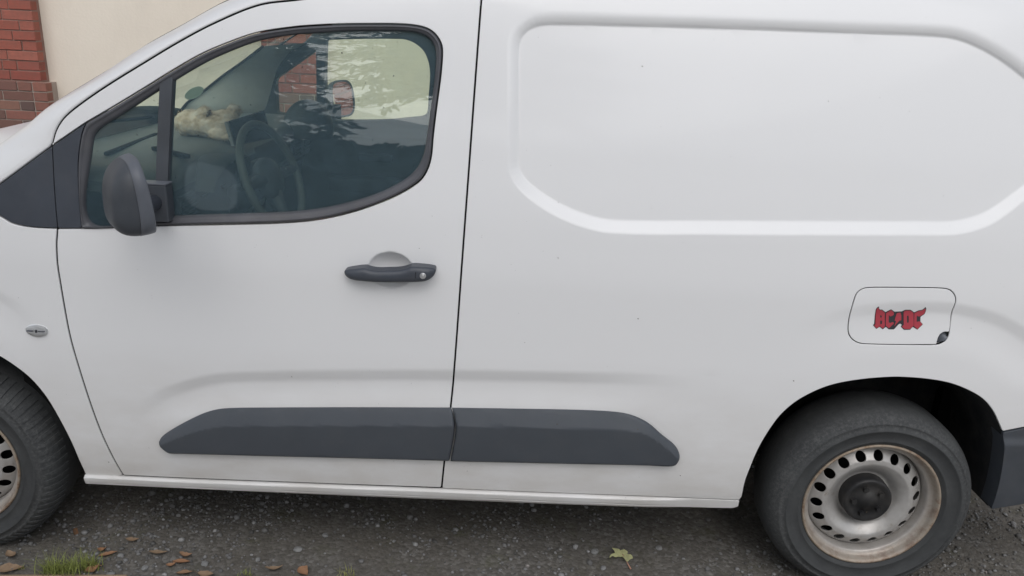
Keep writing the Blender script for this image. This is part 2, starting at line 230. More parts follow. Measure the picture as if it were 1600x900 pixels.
def ground_mat():
    M = NT('gravel_ground').set(rough=.9, spec=.25); c = M.coord()
    v = M.n('ShaderNodeTexVoronoi', Scale=85.0); M.l(c, v.inputs['Vector'])
    stone = M.ramp(v.outputs['Color'], [(.0, (.095, .090, .083)), (.55, (.17, .163, .152)), (.85, (.27, .262, .248)), (1., (.40, .39, .375))])
    soil = M.ramp(M.noise(60, 8, .75, c), [(.3, (.082, .075, .064)), (.7, (.17, .154, .130))])
    msk = M.ramp(M.noise(2.2, 6, .65, c), [(.38, (.1,)*3), (.66, (.65,)*3)])
    col = M.mix(msk, soil, stone)
    moss = M.ramp(M.noise(5.5, 6, .7, c), [(.56, (0,)*3), (.72, (.55,)*3)])
    col = M.mix(moss, col, (.085, .09, .04))
    M.base(col)
    h = math_node(M, 'ADD', math_node(M, 'MULTIPLY', v.outputs['Distance'], -1.2), M.noise(140, 6, .7, c))
    M.bump(h, .45, .006); return M.m

def stone_mat():
    M = NT('gravel_stone').set(rough=.85, spec=.3); c = M.coord()
    at = M.n('ShaderNodeAttribute', attribute_name='tint')
    g = M.ramp(at.outputs['Fac'], [(0., (.09, .087, .082)), (.45, (.17, .167, .163)), (.8, (.26, .257, .255)), (.97, (.36, .357, .35)), (1., (.24, .15, .11))])
    M.base(g); M.bump(M.noise(220, 4, .6, c), .5, .001); return M.m

def leaf_mat(name, a, b, tr=.15):
    M = NT(name).set(rough=.65, spec=.3); c = M.coord()
    info = M.n('ShaderNodeObjectInfo')
    k = M.mix(info.outputs['Random'], a, b)
    M.base(M.mix(M.ramp(M.noise(60, 5, .7, c), [(.45, (0,)*3), (.75, (.7,)*3)]), k, tuple(v*.45 for v in a))); return M.m

def fur_mat():
    M = NT('cream_fur').set(rough=.9, spec=.15, sheen=.3); c = M.coord()
    M.base(M.ramp(M.noise(22, 6, .65, c, (1, 1, 1)), [(.34, (.46, .34, .22)), (.50, (.82, .68, .52)), (.64, (.93, .85, .74))]))
    M.bump(M.noise(160, 5, .7, c, (.35, 1, 1)), .8, .004); return M.m

def mirror_mat():
    return simple('mirror_silver', (.75, .77, .76), .02, 1.0)

def badge_mat():
    M = NT('badge_pale_green').set(rough=.7, base=(.58, .66, .58)); tl = M.n('ShaderNodeBsdfTranslucent'); tl.inputs[0].default_value = (.62, .70, .62, 1)
    mx = M.n('ShaderNodeMixShader'); mx.inputs[0].default_value = .65; M.l(M.b.outputs[0], mx.inputs[1]); M.l(tl.outputs[0], mx.inputs[2]); M.l(mx.outputs[0], M.out.inputs[0]); return M.m

MAT = dict(
    paint=paint(),
    trim=plastic('black_plastic_trim', (.055, .062, .073), .52, .15, .25, 420, .05),
    mould=plastic('side_moulding_plastic', (.066, .075, .088), .50, .05, .25, 420, .03),
    gloss=plastic('satin_black_plastic', (.058, .066, .082), .42, .12, .05, 300, .04),
    rubber=plastic('seal_rubber', (.085, .087, .097), .42, .2, .08, 200, .06),
    band=plastic('mirror_band_plastic', (.115, .125, .145), .48, .1, .1, 400, .04),
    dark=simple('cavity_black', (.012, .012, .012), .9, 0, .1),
    liner=plastic('arch_liner_felt', (.014, .015, .017), .9, .3, .4, 90, .10),
    glass=glass('green_glass', (.935, .975, .915)),
    glass2=glass('clean_green_glass', (.955, .985, .935), 1.5, .1), lens=None, tyre=tyre_mat(), wheel=wheel_mat(),
    chrome=simple('lens_chrome', (.80, .81, .82), .28, .55),
    clear=glass('clear_lens', (.985, .985, .985), 1.4, 0.0),
    hub=plastic('hub_cap_black', (.016, .016, .017), .5, .3, .2, 200, .10),
    dash=plastic('dash_top_plastic', (.135, .150, .148), .5, .1, .3, 260),
    dashlow=plastic('dash_face_plastic', (.052, .060, .062), .6, .1, .3, 260),
    pillar=plastic('pale_pillar_trim', (.80, .82, .78), .75, .06, .1, 300),
    doortrim=plastic('door_trim_plastic', (.065, .075, .078), .6, .1, .2, 260),
    seat=plastic('seat_fabric', (.03, .031, .034), .9, .2, .4, 500),
    head=plastic('headliner_cloth', (.16, .16, .155), .95, .05, .2, 500),
    screen=simple('screen_glass', (.010, .011, .012), .18),
    silver=simple('satin_silver', (.6, .6, .6), .3, .8),
    red=simple('sticker_red', (.44, .05, .07), .5), black=simple('sticker_black', (.035, .035, .04), .5),
    badge=badge_mat(),
    brick=brick_mat('red_brick', [(.33, .095, .07), (.40, .125, .09), (.36, .11, .08), (.43, .15, .11), (.31, .09, .07)], 0),
    brick2=brick_mat('plinth_brick', [(.17, .10, .085), (.30, .13, .10), (.12, .09, .085), (.26, .17, .13), (.36, .12, .09), (.20, .14, .12)], 3),
    mortar2=plastic('pier_mortar', (.27, .17, .14), .95, .2, .5, 120),
    mortar=plastic('mortar', (.36, .30, .26), .95, .2, .5, 120),
    plaster=plaster_mat(), ground=ground_mat(), stone=stone_mat(),
    leaf=leaf_mat('brown_leaf', (.33, .175, .095), (.28, .20, .13)), leafg=leaf_mat('green_leaf', (.52, .52, .27), (.52, .52, .27)),
    grass=leaf_mat('grass_blade', (.26, .30, .08), (.46, .42, .17)), fur=fur_mat(), claw=simple('claw', (.6, .55, .42), .4),
    mirror=mirror_mat(), needle=leaf_mat('conifer_needles', (.022, .040, .020), (.030, .046, .022)), bark=plastic('bark', (.09, .07, .05), .9, .4, .8, 40),
    bounce_fill=plastic('pale_bounce_fill', (.48, .465, .445), .9, .15, .4, 30),
    wood=plastic('weathered_wood', (.34, .24, .15), .85, .25, .5, 60),
)

# ---------------------------------------------------------------- object helpers
def link(name, me, mat=None, parent=None):
    o = bpy.data.objects.new(name, me); COL.objects.link(o)
    if mat is not None: me.materials.append(mat)
    if parent is not None: o.parent = parent
    return o
def empty(name, loc=(0, 0, 0)):
    o = bpy.data.objects.new(name, None); COL.objects.link(o); o.location = loc; o.empty_display_size = .1; return o
def tag(o, label=None, cat=None, group=None, kind=None):
    for k, v in (('label', label), ('category', cat), ('group', group), ('kind', kind)):
        if v: o[k] = v
    return o
def pyobj(name, V, Fc, mat=None, parent=None, smooth=True):
    me = bpy.data.meshes.new(name); me.from_pydata([tuple(map(float, v)) for v in V], [], [tuple(map(int, f)) for f in Fc]); me.validate()
    if smooth: me.polygons.foreach_set('use_smooth', [True]*len(me.polygons))
    me.update(); return link(name, me, mat, parent)
def bmobj(name, bm, mat=None, parent=None, smooth=False):
    me = bpy.data.meshes.new(name); bm.to_mesh(me); bm.free()
    if smooth: me.polygons.foreach_set('use_smooth', [True]*len(me.polygons))
    return link(name, me, mat, parent)
def box(bm, lo, hi, bev=0.0, rot=None, piv=None):
    r = bmesh.ops.create_cube(bm, size=1.0); v = r['verts']
    lo, hi = Vector(lo), Vector(hi); s = hi-lo; c = (lo+hi)/2
    for p in v: p.co = Vector((p.co.x*s.x, p.co.y*s.y, p.co.z*s.z))+c
    if bev:
        es = list({e for p in v for e in p.link_edges})
        b = bmesh.ops.bevel(bm, geom=es, offset=bev, segments=3, profile=.5, affect='EDGES'); v = list({p for f in b['faces'] for p in f.verts} | {p for p in v if p.is_valid})
    if rot is not None: bmesh.ops.rotate(bm, verts=v, cent=piv or c, matrix=rot)
    return v
def boxobj(name, lo, hi, mat, parent=None, bev=.0, rot=None):
    bm = bmesh.new(); box(bm, lo, hi, bev, rot); return bmobj(name, bm, mat, parent, smooth=False)
def tube(bm, pts, rad, n=10):
    rings = []
    for i, p in enumerate(pts):
        p = Vector(p); t = (Vector(pts[min(i+1, len(pts)-1)])-Vector(pts[max(i-1, 0)])).normalized()
        a = t.cross(Vector((0, 0, 1))); a = a.normalized() if a.length > 1e-3 else Vector((1, 0, 0)); b = t.cross(a)
        rr = rad[i] if hasattr(rad, '__len__') else rad
        rings.append([bm.verts.new(p+(a*math.cos(2*math.pi*k/n)+b*math.sin(2*math.pi*k/n))*rr) for k in range(n)])
    for A, Bq in zip(rings, rings[1:]):
        for k in range(n): bm.faces.new((A[k], A[(k+1) % n], Bq[(k+1) % n], Bq[k]))
    bm.faces.new(rings[0][::-1]); bm.faces.new(rings[-1])
def grid_obj(name, rows, mat, parent=None, smooth=True, close=False):
    n = len(rows[0]); V = [p for r in rows for p in r]; Fc = []
    for i in range(len(rows)-1):
        for j in range(n-(0 if close else 1)):
            k = (j+1) % n; Fc.append((i*n+j, i*n+k, (i+1)*n+k, (i+1)*n+j))
    return pyobj(name, V, Fc, mat, parent, smooth)
def lathe(name, prof, n, mat, parent, keep=None):      # profile of (radius, y); axis along y
    rows = [[(r*math.cos(2*math.pi*k/n), y, r*math.sin(2*math.pi*k/n)) for k in range(n)] for r, y in prof]
    return grid_obj(name, rows, mat, parent, close=True)

# ---------------------------------------------------------------- 2-D curves and the body surface y = S(x, z)
def pchip(x, X, Y):
    X = np.asarray(X, float); Y = np.asarray(Y, float)
    h = np.diff(X); dl = np.diff(Y)/h; m = np.zeros_like(Y)
    for i in range(1, len(X)-1):
        if dl[i-1]*dl[i] > 0:
            w1 = 2*h[i]+h[i-1]; w2 = h[i]+2*h[i-1]; m[i] = (w1+w2)/(w1/dl[i-1]+w2/dl[i])
    m[0] = dl[0]; m[-1] = dl[-1]
    x = np.clip(np.asarray(x, float), X[0], X[-1]); k = np.clip(np.searchsorted(X, x)-1, 0, len(X)-2); t = (x-X[k])/h[k]
    return (2*t**3-3*t**2+1)*Y[k]+(t**3-2*t**2+t)*h[k]*m[k]+(-2*t**3+3*t**2)*Y[k+1]+(t**3-t**2)*h[k]*m[k+1]
def resample(P, step, closed=False):
    P = np.asarray(P, float)
    if closed: P = np.vstack([P, P[:1]])
    L = np.r_[0, np.cumsum(np.hypot(*np.diff(P[:, :2], axis=0).T) if P.shape[1] == 2 else np.linalg.norm(np.diff(P, axis=0), axis=1))]
    n = max(2, int(round(L[-1]/step))); s = np.linspace(0, L[-1], n+1)
    Q = np.stack([np.interp(s, L, P[:, i]) for i in range(P.shape[1])], -1)
    return Q[:-1] if closed else Q
def crom(P, step=.006, closed=False, sub=8):             # centripetal-like smooth curve through P
    P = np.asarray(P, float); n = len(P)
    if closed: idx = lambda i: P[i % n]; segs = n
    else: idx = lambda i: P[min(max(i, 0), n-1)]; segs = n-1
    out = []
    for i in range(segs):
        p0, p1, p2, p3 = idx(i-1), idx(i), idx(i+1), idx(i+2)
        d1 = np.linalg.norm(p2-p1); t1 = (p2-p0)/max(np.linalg.norm(p1-p0)+d1, 1e-9)*d1; t2 = (p3-p1)/max(np.linalg.norm(p3-p2)+d1, 1e-9)*d1
        for k in range(sub):
            t = k/sub; out.append((2*t**3-3*t**2+1)*p1+(t**3-2*t**2+t)*t1+(-2*t**3+3*t**2)*p2+(t**3-t**2)*t2)
    if not closed: out.append(P[-1])
    return resample(np.array(out), step, closed)
def seg_dist(Q, P, closed=True):
    A = np.asarray(P); Bq = np.roll(A, -1, 0) if closed else A[1:]; A = A if closed else A[:-1]
    out = np.full(len(Q), 1e9)
    for s in range(0, len(Q), 4000):
        q = Q[s:s+4000, None, :]; ab = Bq-A; t = np.clip(((q-A)*ab).sum(-1)/np.maximum((ab*ab).sum(-1), 1e-12), 0, 1)
        d = q-(A+t[..., None]*ab); out[s:s+4000] = np.sqrt((d*d).sum(-1).min(1))
    return out
def inside(Q, P):
    P = np.asarray(P); r = np.zeros(len(Q), bool); x, y = Q[:, 0], Q[:, 1]
    for (x1, y1), (x2, y2) in zip(P, np.roll(P, -1, 0)):
        c = (y1 > y) != (y2 > y)
        if c.any():
            xi = (x2-x1)*(y-y1)/((y2-y1) if y2 != y1 else 1e-12)+x1; r ^= c & (x < xi)
    return r
def sdist(Q, P): return np.where(inside(Q, P), -1, 1)*seg_dist(Q, P)
def sm(t): t = np.clip(t, 0, 1); return t*t*(3-2*t)
def ramp(t, r=.25):                                       # straight slope with ends rounded over r
    t = np.clip(t, 0, 1); k = 1/(1-r)
    return np.where(t < r, k*t*t/(2*r), np.where(t > 1-r, 1-k*(1-t)**2/(2*r), k*(t-r/2)))
def offset(P, d):                                         # closed polygon moved outwards by d
    P = np.asarray(P); a = np.roll(P, 1, 0); b = np.roll(P, -1, 0)
    area = ((P[:, 0]*b[:, 1]-b[:, 0]*P[:, 1]).sum())
    e1 = P-a; e2 = b-P; e1 /= np.maximum(np.linalg.norm(e1, axis=1), 1e-9)[:, None]; e2 /= np.maximum(np.linalg.norm(e2, axis=1), 1e-9)[:, None]
    n1 = np.stack([e1[:, 1], -e1[:, 0]], -1); n2 = np.stack([e2[:, 1], -e2[:, 0]], -1); n = n1+n2; L = np.linalg.norm(n, axis=1)
    n = n/np.maximum(L, 1e-6)[:, None]; k = 1/np.maximum((n*n1).sum(1), .5)
    return P+n*k[:, None]*d*(1 if area > 0 else -1)

ZB = [0.0, .20, .27, .35, .5, .75, .95, 1.10, 1.3, 1.5, 1.65, 1.72, 1.78, 1.83, 1.87]
YB = [.10, .06, .035, .020, .008, 0, 0, .012, .046, .088, .128, .155, .195, .27, .42]
def base(x, z):
    a = np.clip((-1.9-x)/1.6, 0, None); b = np.clip((x+.1)/.85, 0, None)
    return pchip(z, ZB, YB)+.10*a**2.2+.05*b**2.5

C = {k: np.array(v) for k, v in T.items()}
RECESS = crom(C['recess'], .012, True)
CR_DOOR = crom(C['crease_door'], .012); CR_ARCH = crom(C['crease_arch'], .012); CR_FA = crom(np.vstack([[(-3.15, .80), (-2.95, .87), (-2.785, .899)], C['crease_farch']]), .012)
SILL = crom(C['silltop'], .02)
def crease(Q, path, w1, w2, D, xa, xb, xc, xd):
    x, z = Q.T; out = np.zeros(len(Q))
    m = (x > xa) & (x < xd) & (z < path[:, 1].max()+.01) & (z > path[:, 1].min()-w2-.05)
    if not m.any(): return out
    q = Q[m]; s = seg_dist(q, path, False)*np.where(q[:, 1] < np.interp(q[:, 0], path[:, 0], path[:, 1]), 1, -1)
    t = sm((q[:, 0]-xa)/(xb-xa))*(1-sm((q[:, 0]-xc)/(xd-xc)))
    out[m] = D*ramp(s/w1, .3)*(1-ramp((s-w1)/(w2-w1), .4))*t
    return out
def S(Q, scoop=True, sill=False):
    Q = np.atleast_2d(np.asarray(Q, float)); x, z = Q.T; y = base(x, z)
    m = (x > -1.2) & (x < .42) & (z > 1.08) & (z < 1.74)
    if m.any():
        sd = sdist(Q[m], RECESS); w = np.interp(z[m], [1.17, 1.28, 1.5, 1.62], [.038, .030, .034, .040]); t = np.clip(1-sd/w, 0, 1); k = sm((z[m]-1.30)/.2)
        steep = np.where(t < .82, .72*(t/.82)**2.2, .72+.28*(1-(1-np.clip((t-.82)/.18, 0, 1))**2)); y[m] += .0165*(ramp(t, .22)*(1-k)+steep*k)
    y += crease(Q, CR_DOOR, .052, .15, .0100, -2.25, -2.0, -1.0, -.50)
    y += crease(Q, CR_ARCH, .048, .17, .0085, -.37, -.02, .30, .55)
    y += crease(Q, CR_FA, .05, .17, .006, -3.3, -3.0, -2.55, -2.42)
    zt = np.interp(x, SILL[:, 0], SILL[:, 1]); h = zt-z; f = 1-sm((x+.70)/.18); f = np.where(x < -2.45, 0, f)
    if sill: y += f*(-.011*ramp(h/.008, .3)+.0022*np.exp(-((h-.027)/.0018)**2)+.010*np.clip((h-.027)/.02, 0, 1)**1.5)
    if scoop:
        r = np.hypot((x+1.450)/.066, (z-.990)/.053); y += .027*np.clip(1-r**2.2, 0, 1)*sm((1-r)/.16)
    return y
def S0(Q): return S(Q, False)

def cdt_mesh(rings, pts):
    """triangles of the region bounded by rings (even-odd) using the ring points and interior pts"""
    V = [Vector((float(p[0]), float(p[1]))) for r in rings for p in r]; E = []; o = 0
    for r in rings:
        n = len(r); E += [(o+i, o+(i+1) % n) for i in range(n)]; o += n
    V += [Vector((float(p[0]), float(p[1]))) for p in pts]
    vo, eo, fo, vi, _, _ = delaunay_2d_cdt(V, E, [], 0, 1e-7)
    vv = np.array([(p.x, p.y) for p in vo]); tri = np.array([f for f in fo if len(f) == 3])
    cen = vv[tri].mean(1); keep = np.zeros(len(tri), bool)
    for r in rings: keep ^= inside(cen, r)
    tri = tri[keep]
    a, b, c = vv[tri[:, 0]], vv[tri[:, 1]], vv[tri[:, 2]]
    ar = (b[:, 0]-a[:, 0])*(c[:, 1]-a[:, 1])-(b[:, 1]-a[:, 1])*(c[:, 0]-a[:, 0])
    tri[ar < 0] = tri[ar < 0][:, ::-1]
    return vv, tri, vi

def panel(name, outer, holes, mat, parent, fn=S, lip=.022, rnd=.0016, fine=.007, coarse=.028, thr=.02, step=.008, back=None):
    """a pressed sheet lying on y = fn(x, z): exact outline, rounded returned edge, analytic normals (outside faces -y)"""
    outer = np.asarray(outer); rings0 = [outer]+[np.asarray(h) for h in holes]
    inset = [offset(outer, -rnd)]+[offset(h, rnd) for h in rings0[1:]]
    lo = outer.min(0); hi = outer.max(0)
    gx = np.arange(math.floor(lo[0]/fine), math.ceil(hi[0]/fine)+1); gz = np.arange(math.floor(lo[1]/fine), math.ceil(hi[1]/fine)+1)
    GX, GZ = np.meshgrid(gx, gz, indexing='ij'); P = np.stack([GX.ravel()*fine, GZ.ravel()*fine], -1)
    k = int(round(coarse/fine)); on = ((GX.ravel() % k == 0) & (GZ.ravel() % k == 0))
    Y = fn(P).reshape(GX.shape); cur = np.zeros_like(Y)
    cur[1:-1] = np.abs(Y[2:]-2*Y[1:-1]+Y[:-2])/fine; cur[:, 1:-1] = np.maximum(cur[:, 1:-1], np.abs(Y[:, 2:]-2*Y[:, 1:-1]+Y[:, :-2])/fine)
    sel = on | (cur.ravel() > thr); P = P[sel]
    ins = inside(P, inset[0])
    for h in inset[1:]: ins &= ~inside(P, h)
    P = P[ins]
    d = np.full(len(P), 1e9)
    for r in inset: d = np.minimum(d, seg_dist(P, r))
    P = P[d > fine*.55]
    vv, tri, vi = cdt_mesh(inset, P)
    y = fn(vv); e = .0012
    nx = (fn(vv+[e, 0])-fn(vv-[e, 0]))/(2*e); nz = (fn(vv+[0, e])-fn(vv-[0, e]))/(2*e)
    N = np.stack([nx, -np.ones(len(vv)), nz], -1); N /= np.linalg.norm(N, axis=1)[:, None]
    V = [np.stack([vv[:, 0], y, vv[:, 1]], -1)]; NN = [N]; Fc = [tuple(t) for t in tri]; base_n = len(vv)
    for ri, (r0, rin) in enumerate(zip(rings0, inset)):
        n = len(r0); sgn = 1 if ri == 0 else -1
        far = offset(r0, sgn*1e-3); out2 = far-r0; out2 /= np.maximum(np.linalg.norm(out2, axis=1), 1e-9)[:, None]
        yi = fn(rin); o3 = np.stack([out2[:, 0], 0*yi, out2[:, 1]], -1); m3 = np.array([0, -1., 0])
        nin = np.stack([(fn(rin+[e, 0])-fn(rin-[e, 0]))/(2*e), -np.ones(n), (fn(rin+[0, e])-fn(rin-[0, e]))/(2*e)], -1); nin /= np.linalg.norm(nin, axis=1)[:, None]
        mid = rin+(r0-rin)*.72
        yb = np.full(n, 0.)+yi+lip if back is None else np.asarray(back(r0))
        for (q, yy, nn) in ((rin, yi, nin), (mid, yi+rnd*.35, nin*.7+o3*.7), (r0, yi+rnd, o3), (r0, yb, o3)):
            nn = nn/np.linalg.norm(nn, axis=1)[:, None]; V.append(np.stack([q[:, 0], yy, q[:, 1]], -1)); NN.append(nn)
        ccw = (r0[:, 0]*np.roll(r0[:, 1], -1)-np.roll(r0[:, 0], -1)*r0[:, 1]).sum() > 0
        for j in range(3):
            a = base_n+j*n; b = a+n
            for i in range(n):
                i2 = (i+1) % n; f = (a+i, b+i, b+i2, a+i2)
                Fc.append(f if (ccw == (ri == 0)) else f[::-1])
        base_n += 4*n
    V = np.vstack(V); NN = np.vstack(NN)
    me = bpy.data.meshes.new(name); me.from_pydata(V.tolist(), [], Fc)
    me.polygons.foreach_set('use_smooth', [True]*len(me.polygons)); me.update()
    me.normals_split_custom_set_from_vertices(NN.tolist())
    return link(name, me, mat, parent)

def cat(*a):
    out = [np.asarray(a[0])]
    for p in a[1:]:
        p = np.asarray(p)
        if np.linalg.norm(out[-1][-1]-p[0]) < 1e-4: p = p[1:]
        out.append(p)
    P = np.vstack(out)
    if np.linalg.norm(P[0]-P[-1]) < 1e-4: P = P[:-1]
    return P
def line(*pts, step=.01): return resample(np.array(pts, float), step)
def shift(P, dx, dz=0): return np.asarray(P)+[dx, dz]

# ================================================================ THE SETTING
def build_ground():
    n = 60; rows = []
    xs = np.r_[-400, -60, -12, np.arange(-5, 3.01, .05), 12, 60, 400]; ys = np.r_[-400, -60, -10, -3, np.arange(-.6, 1.0, .03), 2, 4, 5, 12, 60, 400]
    for y in ys:
        rows.append([(x, y, 0.006*math.sin(x*3.1+y*2.3)*math.sin(y*5.7-x*1.3)+.003*math.sin(x*11+y*7)-.006 if (-5 < x < 3 and -.6 < y < 1) else -.006) for x in xs])
    g = grid_obj('ground', rows, MAT['ground']); tag(g, kind='structure')
    pv = grid_obj('bounce_sheet', [[(x, y, .004) for x in (-60, -20, -6, 0, 6, 20, 60)] for y in (-8.6, -6, -4, -2, -1, -.42)], MAT['bounce_fill']); tag(pv, kind='structure')  # unseen pale sheet added to bounce light onto the van's lower panels
build_ground()

def build_wall():
    root = tag(empty('building_wall', (-4, 4.6, 0)), 'cream rendered building wall with red brick piers standing behind the white van', 'wall')
    inv = Vector((4, -4.6, 0))
    def bx(name, lo, hi, mat, parent, bev=0):
        bm = bmesh.new(); box(bm, Vector(lo)+inv, Vector(hi)+inv, bev); return bmobj(name, bm, mat, parent)
    bx('render_panel', (-14, 4.62, -.1), (8, 4.95, 4.2), MAT['plaster'], root)
    bx('eaves', (-14.2, 4.30, 4.2), (8.2, 5.2, 4.32), MAT['wood'], root)
    H = .0775; mj = .010; rr = random.Random(3)
    cache = {}
    def brick(w, h, dd, mat, par, x, y, z):
        key = (round(w, 3), round(h, 3), mat)
        if key not in cache:
            bm = bmesh.new(); vs = box(bm, (-w/2, -dd/2, -h/2), (w/2, dd/2, h/2), .004)
            for v in bm.verts: v.co += Vector((rr.uniform(-1, 1), rr.uniform(-1, 1), rr.uniform(-1, 1)))*.0012
            me = bpy.data.meshes.new('brick'); bm.to_mesh(me); bm.free(); me.materials.append(MAT[mat]); cache[key] = me
        o = bpy.data.objects.new('brick', cache[key]); COL.objects.link(o); o.parent = par
        o.location = Vector((x, y, z))+inv; o.rotation_euler = (rr.uniform(-.006, .006), rr.uniform(-.008, .008), rr.uniform(-.012, .012))
    for xr, w, zmin in ((-5.008, .74, .55), (-2.715, .49, .75), (-.42, .49, 9), (1.87, .49, .95)):
        x0 = xr-w
        core = bx('pier', (x0+.004, 4.508, -.1), (xr-.004, 4.70, 4.2), MAT['mortar2'], root)
        plin = bx('plinth', (x0-.052, 4.468, -.1), (xr+.052, 4.70, 1.030), MAT['mortar'], root)
        for par, zlo, zhi, xa, xb, yf, mat in ((plin, 0, 1.035, x0-.056, xr+.056, 4.46, 'brick2'), (core, 1.04, 2.45, x0, xr, 4.50, 'brick')):
            nrow = int((zhi-zlo)/H); z = zhi-H*nrow if mat == 'brick2' else zlo
            for k in range(nrow):
                zc = z+H*k+H/2
                if zc < zmin: continue
                x = xb; q = k % 2; i = 0
                lens = [.12, .25, .25, .25, .25] if q else [.25, .25, .25, .25]
                if mat == 'brick2' and q == 0: lens = [.12, .12, .25, .25, .25, .25]
                if mat == 'brick' and k % 3 == 1: lens = [.185, .12, .25, .25, .25]
                for L in lens:
                    if x-xa < .05: break
                    Lw = min(L, x-xa); brick(Lw-mj, H-mj, .085, mat, par, x-Lw/2+mj*.25, yf+.0425+rr.uniform(-.003, .003), zc); x -= Lw
build_wall()

# ================================================================ THE VAN
VAN = tag(empty('delivery_van', (0, 0, 0)), 'white panel van with black side moulding and steel wheels parked on the gravel', 'van')
FGAP = crom(C['fgap'], .009); RGAP = crom(C['rgap'], .012); GAPL = crom(C['gapline'], .009)
WIN = crom(np.vstack([C['win']]), .008, True); GLASS = crom(C['glass'], .008, True)
RARCH = crom(np.vstack([C['rarch_low'], C['rarch']]), .008); FARCH = crom(np.vstack([[(-3.16, .30), (-3.19, .40), (-3.17, .52), (-3.09, .62), (-2.97, .70), (-2.785, .735), (-2.66, .718)], C['farch']]), .008)
SILLT = crom(C['silltop'], .012); SILLB = crom(C['sillbot'][:-1], .012)
G = .0025                                                # half of a shut line

def win_open():                                          # the window opening as an open curve from front bottom round to front top
    P = crom(C['win'], .008); return P
WINO = win_open()

def build_side():
    # front door: ring around the window
    bot = crom(C['doorbot'], .012)
    belt = line(C['tri_low2'][0], C['win'][0]); corner = line(C['win'][-1], C['tri_up2'][0])
    outer = cat(FGAP[FGAP[:, 1] < C['tri_low2'][0][1]-.001][0:1], belt[1:], WINO[1:], corner[1:], GAPL[1:], RGAP[1:], bot[::-1][1:], FGAP[FGAP[:, 1] < C['tri_low2'][0][1]-.001][::-1])
    outer[0] = C['tri_low2'][0]
    outer = offset(resample(outer, .0085, True), -G)
    door = panel('front_door', outer, [], MAT['paint'], VAN, fine=.005, coarse=.03, thr=.010)
    # wing
    fg = FGAP[FGAP[:, 1] < C['tri_low'][-1][1]]
    top = crom(np.vstack([[(-3.50, .93), (-3.2, 1.01), (-2.9, 1.065), (-2.62, 1.098)], C['tri_low']]), .01)
    wing = cat(top, fg[1:], line(fg[-1], FARCH[-2]), FARCH[::-1][1:], line((-3.16, .30), (-3.50, .32), (-3.55, .62), (-3.50, .93)))
    panel('front_wing', offset(resample(wing, .0085, True), -G), [], MAT['paint'], VAN)
    # cargo side with the fuel flap cut out
    flap = crom(C['flap'], .005, True)
    rear = crom(np.array([(.70, .62), (.715, 1.0), (.70, 1.4), (.665, 1.68), (.63, 1.788)]), .012)
    st = SILLT[SILLT[:, 0] > C['rgap'][-1][0]]
    cargo = cat(RGAP, st, line(st[-1], RARCH[6]), RARCH[7:], line(RARCH[-1], C['bumptop'][1], (.70, .62)), rear[1:], line((.63, 1.788), (.40, 1.79), (-.4, 1.79), (-1.233, 1.79)), line((-1.233, 1.79), RGAP[0]))
    cargo = offset(resample(cargo, .0085, True), -G)
    side = panel('cargo_side_panel', cargo, [offset(flap, .0013)], MAT['paint'], VAN, fine=.004, coarse=.028, thr=.006)
    # fuel flap: the corner with the finger notch left out
    n = C['notch']; fl = C['flap']; fpoly = np.vstack([fl[:10], n[:1]*.3+fl[10]*.7, n[1:], fl[13:]])
    fp = crom(fpoly, .005, True)
    FL = panel('fuel_flap', offset(fp, -.0013), [], MAT['paint'], VAN, lip=.010, rnd=.0014)
    rec = np.vstack([n[0], fl[11], fl[12]+[-.002, .001], n[-1], n[3], n[2], n[1]])
    recp = crom(rec, .004, True)
    def frec(Q): return base(*np.asarray(Q).T)+.004+.016*sm(1-seg_dist(np.atleast_2d(Q), np.asarray(n), False)/.02)
    panel('finger_recess', recp, [], MAT['band'], FL, fn=frec, lip=.004, rnd=.0006, fine=.004)
    backing = boxobj('fuel_filler_box', (-.20, .035, .82), (.12, .06, 1.03), MAT['dark'], VAN)
    # sticker
    def stk(name, key, mat, d, par, holes=()):
        P = resample(C[key], .003, True); hs = [resample(C[h], .003, True) for h in holes]
        return panel(name, P, hs, mat, par, fn=lambda Q: S(Q)-d, lip=d-.0002, rnd=.00008, fine=.006, coarse=.012)
    b = stk('sticker', 'stk_back', MAT['black'], .0010, FL)
    for k, h in (('stk_A1x', ()), ('stk_C1', ()), ('stk_bolt', ()), ('stk_D', ('stk_Dh',)), ('stk_C2', ())): stk('sticker_letter', k, MAT['red'], .0018, b, h)
    # sill
    sill = cat(SILLT, np.asarray(C['sillbot'])[::-1][1:3], SILLB[::-1][2:])
    panel('sill', offset(resample(sill, .008, True), -.0012), [], MAT['paint'], VAN, fn=lambda Q: S(Q, sill=True), lip=.05, fine=.003, coarse=.012, thr=.004)
    # black corner trim: fixed piece on the wing, second piece on the door
    fu = FGAP[FGAP[:, 1] >= C['tri_low'][-1][1]-1e-6]
    tri1 = cat(crom(np.vstack([[(-2.57, 1.118)], C['tri_up']]), .008), line(C['tri_up'][-1], C['tri_low'][-1]), crom(np.vstack([[(-2.57, 1.118)], C['tri_low']]), .008)[::-1][1:])
    f1 = lambda Q: S(Q)+.0015
    panel('corner_trim', offset(resample(tri1, .007, True), -.0011), [], MAT['gloss'], VAN, fn=f1, lip=.02)
    edge = WINO[0]
    seamR = crom(np.array([C['win'][-1], (-2.272, 1.31), (-2.2835, 1.24), (-2.284, 1.15), C['win'][0]]), .008)
    tri2 = cat(line(C['tri_up2'][0], C['tri_up2'][1]), seamR[1:], line(C['win'][0], C['tri_low2'][0]), line(C['tri_low2'][0], C['tri_up2'][0]))
    panel('corner_trim', offset(resample(tri2, .007, True), -.0011), [], MAT['gloss'], door, fn=f1, lip=.02)
    # window seal and panes
    winp = cat(WINO, line(WINO[-1], *[tuple(p) for p in seamR[1:]]))
    winp = offset(resample(winp, .008, True), -.0016)
